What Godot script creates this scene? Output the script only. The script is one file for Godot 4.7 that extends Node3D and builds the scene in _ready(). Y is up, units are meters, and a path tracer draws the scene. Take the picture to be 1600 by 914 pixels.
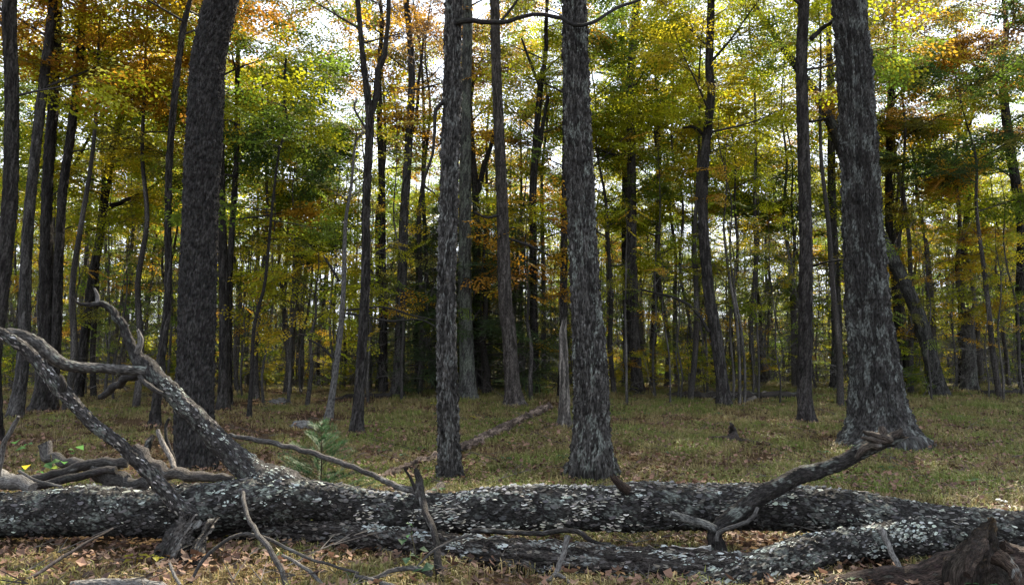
extends Node3D

const FOCAL := 1186.0            # lens, in units of a picture 1600 wide
const MID := Vector2(800, 457)
var eye := Vector3(0, 1.5, 0)
var look := Basis()
var rng := RandomNumberGenerator.new()
var used := {}
var M := {}
var MESH := {}
var hump := FastNoiseLite.new()
var fine := FastNoiseLite.new()
var cells := FastNoiseLite.new()
var plates := FastNoiseLite.new()
var blot := FastNoiseLite.new()

# ------------------------------------------------------------------ placing
func ray(px: float, py: float) -> Vector3:
	return look * Vector3((px - MID.x) / FOCAL, -(py - MID.y) / FOCAL, -1.0)

func gh(x: float, z: float) -> float:
	var d := -z
	var h := 1.1 * smoothstep(7.0, 33.0, d) - 0.6 * smoothstep(37.0, 75.0, d)
	h += 0.05 * hump.get_noise_2d(x * 9.0, z * 9.0) * smoothstep(4.0, 9.0, d) + 0.14 * hump.get_noise_2d(x * 2.2 + 50.0, z * 2.2) * smoothstep(8.0, 20.0, d)
	return h + 0.018 * hump.get_noise_2d(x * 40.0, z * 40.0)

func ground_hit(px: float, py: float) -> Vector3:
	var d := ray(px, py)
	var t := 3.0
	var p := eye + d * t
	while t < 31.5:
		p = eye + d * t
		if p.y < gh(p.x, p.z):
			break
		t += 0.05
	p.y = gh(p.x, p.z)
	return p

func on_plane(px: float, py: float, z: float) -> Vector3:
	var d := ray(px, py)
	return eye + d * (z / d.z)

func on_ground(x: float, z: float) -> Vector3:
	return Vector3(x, gh(x, z), z)

# ------------------------------------------------------------------ objects
func numbered(called: String) -> String:
	used[called] = used.get(called, -1) + 1
	return called if used[called] == 0 else "%s_%03d" % [called, used[called]]

func tag(o: Node3D, label: String, category: String, group := "", kind := "") -> Node3D:
	if label: o.set_meta("label", label)
	if category: o.set_meta("category", category)
	if group: o.set_meta("group", group)
	if kind: o.set_meta("kind", kind)
	return o

func thing(called: String, label: String, category: String, at := Vector3.ZERO, group := "") -> Node3D:
	var o := Node3D.new()
	o.name = numbered(called)
	add_child(o)
	o.position = at
	return tag(o, label, category, group)

func part(called: String, mesh: Mesh, m: Material, parent: Node = self) -> MeshInstance3D:
	var o := MeshInstance3D.new()
	o.mesh = mesh
	o.material_override = m
	o.name = numbered(called) if parent == self else called
	parent.add_child(o, true)
	return o

func many(called: String, mesh: Mesh, m: Material, where: Array, tints: Array, parent: Node = self) -> MultiMeshInstance3D:
	var mm := MultiMesh.new()
	mm.transform_format = MultiMesh.TRANSFORM_3D
	mm.use_colors = true
	mm.mesh = mesh
	mm.instance_count = where.size()
	for i in where.size():
		mm.set_instance_transform(i, where[i])
		mm.set_instance_color(i, tints[i])
	var o := MultiMeshInstance3D.new()
	o.multimesh = mm
	o.material_override = m
	o.name = numbered(called) if parent == self else called
	parent.add_child(o, true)
	o.set_meta("kind", "stuff")
	return o

func copy(o: Node3D, at: Vector3, turn: float, size: float, label: String) -> Node3D:
	var c: Node3D = o.duplicate()
	c.name = numbered(String(o.name).rstrip("0123456789").trim_suffix("_"))
	add_child(c)
	c.position = at
	c.rotation.y = turn
	c.scale = Vector3.ONE * size
	c.set_meta("label", label)
	return c

# ------------------------------------------------------------------ mesh makers
func smooth_line(P: Array, R: Array, step: float) -> Array:
	var q := []
	var r := []
	for i in P.size() - 1:
		var a: Vector3 = P[maxi(i - 1, 0)]
		var b: Vector3 = P[i]
		var c: Vector3 = P[i + 1]
		var d: Vector3 = P[mini(i + 2, P.size() - 1)]
		var n := maxi(1, int(ceil(b.distance_to(c) / step)))
		for k in n:
			var t := float(k) / n
			q.append(b.cubic_interpolate(c, a, d, t))
			r.append(lerpf(R[i], R[i + 1], smoothstep(0.0, 1.0, t)))
	q.append(P[-1])
	r.append(R[-1])
	return [q, r]

var trunk_rows := {}
var rows := {}        # the surface of the last tube: points, normals, rows, sides

# o: sides, step, tile (metres of bark texture round and along), relief (FastNoiseLite), amp, kx, ky, flare, flare_h, lobes, tint, mottle, spot (colour), spot_k, spot_cut, jag
func tube(P: Array, R: Array, o := {}) -> ArrayMesh:
	var sides: int = o.get("sides", 10)
	var line := smooth_line(P, R, o.get("step", 0.3))
	var p: Array = line[0]
	var rad: Array = line[1]
	var n := p.size()
	var amp: float = o.get("amp", 0.0)
	var relief: FastNoiseLite = o.get("relief", cells)
	var kx: float = o.get("kx", 1.0)
	var ky: float = o.get("ky", 1.0)
	var knob: float = o.get("knob", 0.0)
	var flare: float = o.get("flare", 0.0)
	var flare_h: float = o.get("flare_h", 0.4)
	var lobes: float = o.get("lobes", 5.0)
	var tint: Color = o.get("tint", Color(0.1, 0.095, 0.09))
	var mottle: float = o.get("mottle", 0.25)
	var tones: float = o.get("tones", 0.0)
	var buried: float = o.get("buried", 0.0)
	var wob: float = o.get("wob", 0.0)
	var spot: Color = o.get("spot", Color(0.4, 0.43, 0.4))
	var spot_k: float = o.get("spot_k", 0.0)
	var spot_cut: float = o.get("spot_cut", 0.25)
	var tile: Vector2 = o.get("tile", Vector2(0.5, 1.2))
	var jag: float = o.get("jag", 0.0)
	var seed_at := rng.randf() * 200.0
	var rr: float = 0.0
	for x in rad: rr = maxf(rr, x)
	var turns := maxf(1.0, round(TAU * rr / tile.x))
	var V := PackedVector3Array()
	var C := PackedColorArray()
	var U := PackedVector2Array()
	var w := sides + 1
	V.resize(n * w); C.resize(n * w); U.resize(n * w)
	var t: Vector3 = (p[1] - p[0]).normalized()
	var side := t.cross(Vector3(0, 0, 1) if absf(t.z) < 0.9 else Vector3.RIGHT).normalized()
	var along := 0.0
	for i in n:
		t = (p[mini(i + 1, n - 1)] - p[maxi(i - 1, 0)]).normalized()
		side = (side - t * side.dot(t)).normalized()
		var up := side.cross(t)
		if i > 0: along += (p[i] as Vector3).distance_to(p[i - 1])
		for k in w:
			var a := TAU * (k % sides) / sides
			var ca := cos(a)
			var sa := sin(a)
			var r: float = rad[i]
			if flare > 0.0:
				r *= 1.0 + flare * exp(-maxf(0.0, along - buried) / flare_h) * (1.0 + 0.42 * sin(lobes * a + seed_at) + 0.25 * sin((lobes - 2.0) * a + seed_at * 2.0))
			var qx: float = ca * rad[i] * kx + seed_at
			var qz: float = sa * rad[i] * kx
			var qy := along * ky
			if amp > 0.0:
				r += amp * (relief.get_noise_3d(qx, qy, qz) + 0.55)
			if knob > 0.0:
				r += knob * rad[i] * hump.get_noise_3d(ca * 12.0 + seed_at * 9.0, along * 22.0, sa * 12.0)
			var v: Vector3 = p[i] + (side * ca + up * sa) * r
			if wob > 0.0:
				v += (side * hump.get_noise_2d(along * 160.0 + seed_at * 7.0, 3.0) + up * hump.get_noise_2d(along * 160.0 + seed_at * 7.0, 90.0)) * rad[i] * wob
			if jag > 0.0 and i >= n - 2:
				v += t * jag * rr * (1.2 * fine.get_noise_2d(k % sides * 37.0, seed_at) + 0.3)
			V[i * w + k] = v
			var g := 1.0 + mottle * blot.get_noise_3d(qx * 1.7 + 31.0, qy * 2.0, qz * 1.7)
			if tones > 0.0:
				g *= pow(2.0, tones * plates.get_noise_3d(qx, qy, qz))
			var c := tint * g
			if spot_k > 0.0:
				var s := blot.get_noise_3d(ca * rad[i] * spot_k - 40.0, along * spot_k * 0.55, sa * rad[i] * spot_k + seed_at)
				s = smoothstep(spot_cut, spot_cut + 0.12, s + 0.45 * fine.get_noise_3d(v.x * 30.0, v.y * 22.0, v.z * 30.0) + 0.25 * plates.get_noise_3d(qx, qy, qz))
				c = c.lerp(spot * (1.0 + 0.4 * fine.get_noise_3d(v.x * 90.0, v.y * 90.0, v.z * 90.0)), s)
			c.a = 1.0
			C[i * w + k] = c
			U[i * w + k] = Vector2(turns * k / sides, along / tile.y)
	var N := PackedVector3Array()
	N.resize(n * w)
	for i in n:
		var i0 := maxi(i - 1, 0) * w
		var i1 := mini(i + 1, n - 1) * w
		for k in w:
			var k0 := (k % sides + sides - 1) % sides
			var k1 := (k % sides + 1) % sides
			N[i * w + k] = (V[i1 + k] - V[i0 + k]).cross(V[i * w + k1] - V[i * w + k0]).normalized()
	var I := PackedInt32Array()
	var flip := (N[w].dot(V[w] - p[1]) < 0.0)
	if flip:
		for i in N.size(): N[i] = -N[i]
	for i in n - 1:
		for k in sides:
			var a0 := i * w + k
			var b0 := a0 + w
			I.append_array([a0, a0 + 1, b0, a0 + 1, b0 + 1, b0] if not flip else [a0, b0, a0 + 1, a0 + 1, b0, b0 + 1])
	# ends
	for e in 2:
		var row := 0 if e == 0 else n - 1
		var centre: Vector3 = p[row]
		if jag > 0.0 and e == 1: centre += (p[n - 1] - p[n - 2]).normalized() * jag * rr * 0.25
		var out := ((p[0] - p[1]) if e == 0 else (p[n - 1] - p[n - 2])) as Vector3
		out = out.normalized()
		var first := V.size()
		V.append(centre); N.append(out); C.append(o.get("end_tint", tint * 1.3)); U.append(Vector2(0.5, 0.5))
		for k in w:
			V.append(V[row * w + k]); N.append(out); C.append(o.get("end_tint", tint * 1.3)); U.append(Vector2(0.5 + 0.3 * cos(TAU * k / sides), 0.5 + 0.3 * sin(TAU * k / sides)))
		for k in sides:
			var f := (V[first + 1 + k] - centre).cross(V[first + 2 + k] - centre).dot(out) > 0.0
			I.append_array([first, first + 2 + k, first + 1 + k] if f else [first, first + 1 + k, first + 2 + k])
	rows = {"V": V, "N": N, "n": n, "w": w, "p": p, "rad": rad}
	return packed(V, N, C, U, I)

func packed(V, N, C, U, I) -> ArrayMesh:
	var a := []
	a.resize(Mesh.ARRAY_MAX)
	a[Mesh.ARRAY_VERTEX] = V
	if N != null and N.size(): a[Mesh.ARRAY_NORMAL] = N
	if C != null and C.size(): a[Mesh.ARRAY_COLOR] = C
	if U != null and U.size(): a[Mesh.ARRAY_TEX_UV] = U
	if I != null and I.size(): a[Mesh.ARRAY_INDEX] = I
	var m := ArrayMesh.new()
	m.add_surface_from_arrays(Mesh.PRIMITIVE_TRIANGLES, a)
	return m

func joined(meshes: Array) -> ArrayMesh:
	var V := PackedVector3Array()
	var N := PackedVector3Array()
	var C := PackedColorArray()
	var U := PackedVector2Array()
	var I := PackedInt32Array()
	for m in meshes:
		var a: Array = m.surface_get_arrays(0)
		var off := V.size()
		V.append_array(a[Mesh.ARRAY_VERTEX]); N.append_array(a[Mesh.ARRAY_NORMAL]); C.append_array(a[Mesh.ARRAY_COLOR]); U.append_array(a[Mesh.ARRAY_TEX_UV])
		for k in a[Mesh.ARRAY_INDEX]: I.append(k + off)
	return packed(V, N, C, U, I)

# one leaf: base at b, pointing along d, its face up along u, folded along the midrib and curled at the tip
func leaf_into(V: PackedVector3Array, C: PackedColorArray, b: Vector3, d: Vector3, u: Vector3, size: float, wide: float, c: Color, lobed: bool, curl := 0.12) -> void:
	var s := d.cross(u).normalized()
	u = s.cross(d).normalized()
	var tip := b + d * size - u * size * curl
	var mid := b + d * size * 0.5
	var lift := u * size * 0.1
	if lobed:
		var L1 := b + d * size * 0.22 + s * size * wide * 0.42 + lift * 0.6
		var L2 := b + d * size * 0.58 + s * size * wide * 0.62 + lift - u * size * curl * 0.5
		var R1 := b + d * size * 0.22 - s * size * wide * 0.42 + lift * 0.6
		var R2 := b + d * size * 0.58 - s * size * wide * 0.62 + lift - u * size * curl * 0.5
		var Li := b + d * size * 0.62 + s * size * wide * 0.2
		var Ri := b + d * size * 0.62 - s * size * wide * 0.2
		V.append_array([b, L1, mid, mid, L1, L2, mid, L2, Li, mid, Li, tip, b, mid, R1, mid, R2, R1, mid, Ri, R2, mid, tip, Ri])
		for k in 24: C.append(c)
	else:
		var L := b + d * size * 0.42 + s * size * wide * 0.5 + lift
		var R := b + d * size * 0.42 - s * size * wide * 0.5 + lift
		V.append_array([b, L, mid, mid, L, tip, b, mid, R, mid, tip, R])
		for k in 12: C.append(c)

func twig_into(V: PackedVector3Array, C: PackedColorArray, a: Vector3, b: Vector3, r: float, c: Color) -> void:
	var d := (b - a).normalized()
	var s := d.cross(Vector3(0.13, 1, 0.07)).normalized()
	var u := s.cross(d)
	var o := [s * r, (-s * 0.5 + u * 0.87) * r, (-s * 0.5 - u * 0.87) * r]
	for k in 3:
		V.append_array([a + o[k], b + o[k] * 0.4, a + o[(k + 1) % 3]])
		for j in 3: C.append(c)

func tone(lo := 0.75, hi := 1.25) -> Color:
	var g := rng.randf_range(lo, hi)
	return Color(g * rng.randf_range(0.93, 1.07), g, g * rng.randf_range(0.9, 1.1))

# a flat twig of leaves, one metre long, along +x
func spray(side_twigs: int, spacing: float, size: float, wide: float, lobed: bool, droop: float) -> ArrayMesh:
	var V := PackedVector3Array()
	var C := PackedColorArray()
	var bark := Color(0.35, 0.3, 0.28)
	var lines := [[Vector3.ZERO, Vector3(1, -droop, rng.randf_range(-0.1, 0.1))]]
	for i in side_twigs:
		var f := 0.15 + 0.7 * i / maxf(1.0, side_twigs - 1.0)
		var s := 1.0 if i % 2 else -1.0
		var a := Vector3(f, -droop * f, 0)
		var l := rng.randf_range(0.3, 0.48) * (1.15 - 0.5 * f)
		lines.append([a, a + Vector3(0.72 * l, rng.randf_range(-0.22, 0.14) * l - droop * 0.4 * l, s * 0.75 * l)])
	for n in lines.size():
		var a: Vector3 = lines[n][0]
		var b: Vector3 = lines[n][1]
		twig_into(V, C, a, b, 0.006 if n == 0 else 0.004, bark)
		var len := a.distance_to(b)
		var k := 0
		var t := 0.25 * len if n == 0 else 0.12 * len
		var d := (b - a).normalized()
		while t <= len + 0.01:
			var s := 1.0 if k % 2 else -1.0
			var yaw := s * rng.randf_range(0.5, 1.15)
			var dir := d.rotated(Vector3.UP, yaw)
			dir.y += rng.randf_range(-0.45, 0.2)
			var u := Vector3(rng.randf_range(-0.45, 0.45), 1, rng.randf_range(-0.45, 0.45))
			leaf_into(V, C, a.lerp(b, t / len), dir.normalized(), u, size * rng.randf_range(0.7, 1.2), wide, tone(0.72, 1.25), lobed)
			t += spacing * rng.randf_range(0.7, 1.3)
			k += 1
	return packed(V, null, C, null, null)

# a bare forking twig, one metre long
func bare_spray() -> ArrayMesh:
	var V := PackedVector3Array()
	var C := PackedColorArray()
	var a := Vector3.ZERO
	for i in 5:
		var b := a + Vector3(0.2, rng.randf_range(-0.04, 0.06), rng.randf_range(-0.06, 0.06))
		twig_into(V, C, a, b, 0.009 - 0.0014 * i, Color.WHITE)
		var s := 1.0 if i % 2 else -1.0
		var e := b + Vector3(0.28, rng.randf_range(-0.1, 0.14), 0.24 * s) * rng.randf_range(0.6, 1.1)
		twig_into(V, C, b, e, 0.005, Color.WHITE)
		twig_into(V, C, b.lerp(e, 0.5), b.lerp(e, 0.5) + Vector3(0.14, 0.05, -0.1 * s), 0.003, Color.WHITE)
		a = b
	return packed(V, null, C, null, null)

# a flat conifer spray
func needle_spray() -> ArrayMesh:
	var V := PackedVector3Array()
	var C := PackedColorArray()
	var lines := [[Vector3.ZERO, Vector3(1, -0.12, 0)]]
	for i in 12:
		var f := 0.1 + 0.85 * i / 12.0
		var s := 1.0 if i % 2 else -1.0
		var a := Vector3(f, -0.12 * f, 0)
		lines.append([a, a + Vector3(0.7, rng.randf_range(-0.3, 0.05), s) * (0.42 - 0.3 * f)])
	for l in lines:
		var a: Vector3 = l[0]
		var b: Vector3 = l[1]
		twig_into(V, C, a, b, 0.006, Color(1.6, 1.1, 1.0))
		var len := a.distance_to(b)
		var d := (b - a).normalized()
		var t := 0.02
		while t < len:
			var s := 1.0 if rng.randf() < 0.5 else -1.0
			var dir := (d * 0.5 + d.cross(Vector3.UP) * s + Vector3.UP * rng.randf_range(-0.25, 0.35)).normalized()
			var q := a.lerp(b, t / len)
			var c := tone(0.7, 1.3)
			V.append_array([q - d * 0.005, q + dir * 0.035, q + d * 0.006])
			for k in 3: C.append(c)
			t += 0.012
	return packed(V, null, C, null, null)

func grass_tuft(blades: int, tall: float, spread: float) -> ArrayMesh:
	var V := PackedVector3Array()
	var C := PackedColorArray()
	for i in blades:
		var a := rng.randf() * TAU
		var d := Vector3(cos(a), 0, sin(a))
		var b := Vector3(rng.randf_range(-1, 1), 0, rng.randf_range(-1, 1)) * spread
		var h := tall * rng.randf_range(0.5, 1.2)
		var lean := rng.randf_range(0.25, 1.15)
		var s := d.cross(Vector3.UP) * rng.randf_range(0.0025, 0.0045)
		var p0 := b - Vector3.UP * 0.02
		var p1 := b + d * h * 0.3 * lean + Vector3.UP * h * 0.55
		var p2 := b + d * h * 0.95 * lean + Vector3.UP * h * (0.85 - 0.45 * lean)
		var c := tone(0.65, 1.3)
		if rng.randf() < 0.25: c = c * Color(1.7, 1.35, 1.2)
		V.append_array([p0 - s, p1 - s, p0 + s, p0 + s, p1 - s, p1 + s, p1 - s, p2, p1 + s])
		for k in 9: C.append(c)
	return packed(V, null, C, null, null)

func litter(leaves: int, spread: float) -> ArrayMesh:
	var V := PackedVector3Array()
	var C := PackedColorArray()
	var kinds := [Color(1, 1, 1), Color(1.5, 1.45, 1.4), Color(0.55, 0.5, 0.5), Color(1.5, 0.9, 0.6), Color(1.15, 1.2, 1.3), Color(0.8, 0.75, 0.75)]
	for i in leaves:
		var a := rng.randf() * TAU
		var d := Vector3(cos(a), rng.randf_range(-0.2, 0.6), sin(a)).normalized()
		var u := Vector3(rng.randf_range(-0.8, 0.8), 1, rng.randf_range(-0.8, 0.8))
		var b := Vector3(rng.randf_range(-1, 1), 0, rng.randf_range(-1, 1)) * spread + Vector3.UP * rng.randf_range(0.005, 0.04)
		leaf_into(V, C, b, d, u, rng.randf_range(0.035, 0.085), rng.randf_range(0.55, 0.95), kinds[rng.randi() % kinds.size()] * tone(0.8, 1.2), rng.randf() < 0.6, rng.randf_range(-0.5, 0.6))
	return packed(V, null, C, null, null)

# a small shelf: half a disc with a thick rim, standing out along +z from a wall whose up is +y
func shelf() -> ArrayMesh:
	var V := PackedVector3Array()
	var C := PackedColorArray()
	var top := []
	var low := []
	var n := 7
	for i in n + 1:
		var a := PI * i / n
		var r := rng.randf_range(0.85, 1.1)
		top.append(Vector3(cos(a) * r, 0.12 - 0.1 * sin(a), sin(a) * r * 0.75))
		low.append(Vector3(cos(a) * r * 0.92, -0.12, sin(a) * r * 0.66))
	var hub := Vector3(0, 0.3, -0.15)
	var hub2 := Vector3(0, -0.3, -0.15)
	for i in n:
		V.append_array([hub, top[i], top[i + 1], hub2, low[i + 1], low[i], top[i], low[i], top[i + 1], top[i + 1], low[i], low[i + 1]])
		for k in 3: C.append(Color(0.85, 0.83, 0.8))
		for k in 9: C.append(Color(1.1, 1.1, 1.05))
	return packed(V, null, C, null, null)

# a loose plate of bark, uneven outline, lifted along its lower edge
func plate() -> ArrayMesh:
	var V := PackedVector3Array()
	var C := PackedColorArray()
	var rim := []
	var n := 7
	for i in n:
		var a := TAU * i / n
		var r := rng.randf_range(0.4, 1.25)
		rim.append(Vector3(cos(a) * r, sin(a) * r * 0.7, 0.12 + 0.16 * rng.randf()))
	for i in n:
		var p: Vector3 = rim[i]
		var q: Vector3 = rim[(i + 1) % n]
		V.append_array([Vector3(0, 0, 0.24), q, p, p, q, p * Vector3(0.9, 0.9, 0) - Vector3(0, 0, 0.15), q, q * Vector3(0.9, 0.9, 0) - Vector3(0, 0, 0.15), p * Vector3(0.9, 0.9, 0) - Vector3(0, 0, 0.15)])
		for k in 9: C.append(Color.WHITE)
	return packed(V, null, C, null, null)

func stone(r: Vector3, rough: float, tint: Color) -> ArrayMesh:
	var V := PackedVector3Array()
	var N := PackedVector3Array()
	var C := PackedColorArray()
	var U := PackedVector2Array()
	var I := PackedInt32Array()
	var na := 40
	var nb := 20
	var s0 := rng.randf() * 100.0
	for j in nb + 1:
		for i in na + 1:
			var a := TAU * (i % na) / na
			var b := PI * j / nb - PI / 2
			var d := Vector3(cos(a) * cos(b), sin(b), sin(a) * cos(b))
			var q := d * (1.0 + rough * hump.get_noise_3d(d.x * 60 + s0, d.y * 60, d.z * 60) + rough * 0.4 * cells.get_noise_3d(d.x * 3 + s0, d.y * 3, d.z * 3))
			V.append(q * r)
			var c := tint * (1.0 + 0.4 * blot.get_noise_3d(d.x * 3 + s0, d.y * 3, d.z * 3))
			c.a = 1
			C.append(c)
			U.append(Vector2(2.0 * i / na, 1.0 * j / nb))
			N.append(d)
	var w := na + 1
	for j in nb + 1:
		for i in w:
			var x := V[j * w + (i % na + 1) % na] - V[j * w + (i % na + na - 1) % na]
			var y := V[mini(j + 1, nb) * w + i] - V[maxi(j - 1, 0) * w + i]
			var q := y.cross(x)
			if q.length() > 1e-6: N[j * w + i] = q.normalized()
	for j in nb:
		for i in na:
			var k := j * w + i
			I.append_array([k, k + 1, k + w, k + 1, k + w + 1, k + w])
	return packed(V, N, C, U, I)

# ------------------------------------------------------------------ materials
func noise_tex(kind: int, freq: float, low: Color, high: Color, octaves := 4, seed_ := 1, ret := -1, size := 512, mids := []) -> NoiseTexture2D:
	var n := FastNoiseLite.new()
	n.seed = seed_
	n.noise_type = kind
	n.frequency = freq
	n.fractal_octaves = octaves
	if ret >= 0: n.cellular_return_type = ret
	if kind == FastNoiseLite.TYPE_CELLULAR:
		n.fractal_type = FastNoiseLite.FRACTAL_FBM if octaves > 1 else FastNoiseLite.FRACTAL_NONE
		n.cellular_jitter = 1.0
		n.domain_warp_enabled = true
		n.domain_warp_amplitude = 18.0
		n.domain_warp_frequency = 0.02
	var t := NoiseTexture2D.new()
	t.width = size
	t.height = size
	t.seamless = true
	t.noise = n
	var g := Gradient.new()
	g.set_color(0, low)
	g.set_color(1, high)
	for m in mids: g.add_point(m[0], m[1])
	t.color_ramp = g
	return t

func material(called: String, albedo: Color, rough: float, spec := 0.3) -> StandardMaterial3D:
	var m := StandardMaterial3D.new()
	m.resource_name = called
	m.albedo_color = albedo
	m.roughness = rough
	m.metallic_specular = spec
	m.vertex_color_use_as_albedo = true
	M[called] = m
	return m

func leafy(called: String, through: float, rough := 0.55) -> StandardMaterial3D:
	var m := material(called, Color.WHITE, rough, 0.35)
	m.cull_mode = BaseMaterial3D.CULL_DISABLED
	m.backlight_enabled = true
	m.backlight = Color(through, through, through).linear_to_srgb()
	return m

func make_materials() -> void:
	var grain := noise_tex(FastNoiseLite.TYPE_SIMPLEX_SMOOTH, 0.02, Color(0.4, 0.4, 0.4), Color(1, 1, 1), 5, 3, -1, 512, [[0.5, Color(0.78, 0.77, 0.76)]])
	var furrow := noise_tex(FastNoiseLite.TYPE_CELLULAR, 0.028, Color.BLACK, Color.WHITE, 2, 5, FastNoiseLite.RETURN_DISTANCE2_SUB)
	var scale_ := noise_tex(FastNoiseLite.TYPE_CELLULAR, 0.035, Color.BLACK, Color.WHITE, 2, 8, FastNoiseLite.RETURN_DISTANCE2_SUB)
	var rough := noise_tex(FastNoiseLite.TYPE_SIMPLEX_SMOOTH, 0.03, Color.BLACK, Color.WHITE, 5, 12)
	var b := material("furrowed bark", Color.WHITE, 0.95, 0.2)
	b.albedo_texture = grain
	b.heightmap_enabled = true; b.heightmap_texture = furrow; b.heightmap_scale = 2.6
	b = material("scaly bark", Color.WHITE, 0.9, 0.25)
	b.albedo_texture = grain
	b.heightmap_enabled = true; b.heightmap_texture = scale_; b.heightmap_scale = 1.6
	b = material("smooth bark", Color.WHITE, 0.85, 0.25)
	b.albedo_texture = grain
	b.heightmap_enabled = true; b.heightmap_texture = rough; b.heightmap_scale = 0.8
	b = material("bare wood", Color.WHITE, 0.85, 0.25)
	b.albedo_texture = grain
	b.heightmap_enabled = true; b.heightmap_texture = rough; b.heightmap_scale = 1.2
	leafy("leaf", 1.3)
	leafy("needle", 0.5)
	leafy("grass", 0.7)
	leafy("litter", 0.35, 0.75)
	material("fungus", Color.WHITE, 0.8)
	material("plate", Color.WHITE, 0.9)
	b = material("soil", Color.WHITE, 1.0, 0.1)
	b.albedo_texture = noise_tex(FastNoiseLite.TYPE_SIMPLEX_SMOOTH, 0.03, Color(0.55, 0.5, 0.48), Color(1, 1, 1), 5, 21, -1, 1024)
	b.uv1_triplanar = true; b.uv1_world_triplanar = true; b.uv1_scale = Vector3(0.6, 0.6, 0.6)

# ------------------------------------------------------------------ trees
const LEAF := {
	"dark": Color(0.04, 0.07, 0.016), "green": Color(0.135, 0.19, 0.022), "lime": Color(0.31, 0.32, 0.016), "yellow": Color(0.42, 0.33, 0.02),
	"gold": Color(0.42, 0.24, 0.022), "orange": Color(0.38, 0.19, 0.025), "rust": Color(0.19, 0.105, 0.03), "needle": Color(0.032, 0.052, 0.02), "brown": Color(0.14, 0.085, 0.045), "olive": Color(0.16, 0.155, 0.03),
}
const MIX := {
	"fire": ["gold", "orange", "yellow", "gold", "olive", "lime"], "lime": ["lime", "lime", "yellow", "green", "lime"], "green": ["green", "green", "dark", "lime", "green"],
	"turning": ["green", "olive", "gold", "lime", "green", "lime"], "rust": ["rust", "gold", "brown", "gold", "olive"], "olive": ["olive", "green", "gold", "olive", "lime"], "hemlock": ["needle", "needle", "dark"], "deep": ["dark", "green", "dark", "olive"],
	"straw": ["yellow", "gold", "lime", "yellow", "olive"],
}

func leaf_color(mix: String) -> Color:
	var l: Array = MIX[mix]
	return LEAF[l[rng.randi() % l.size()]]

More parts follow.
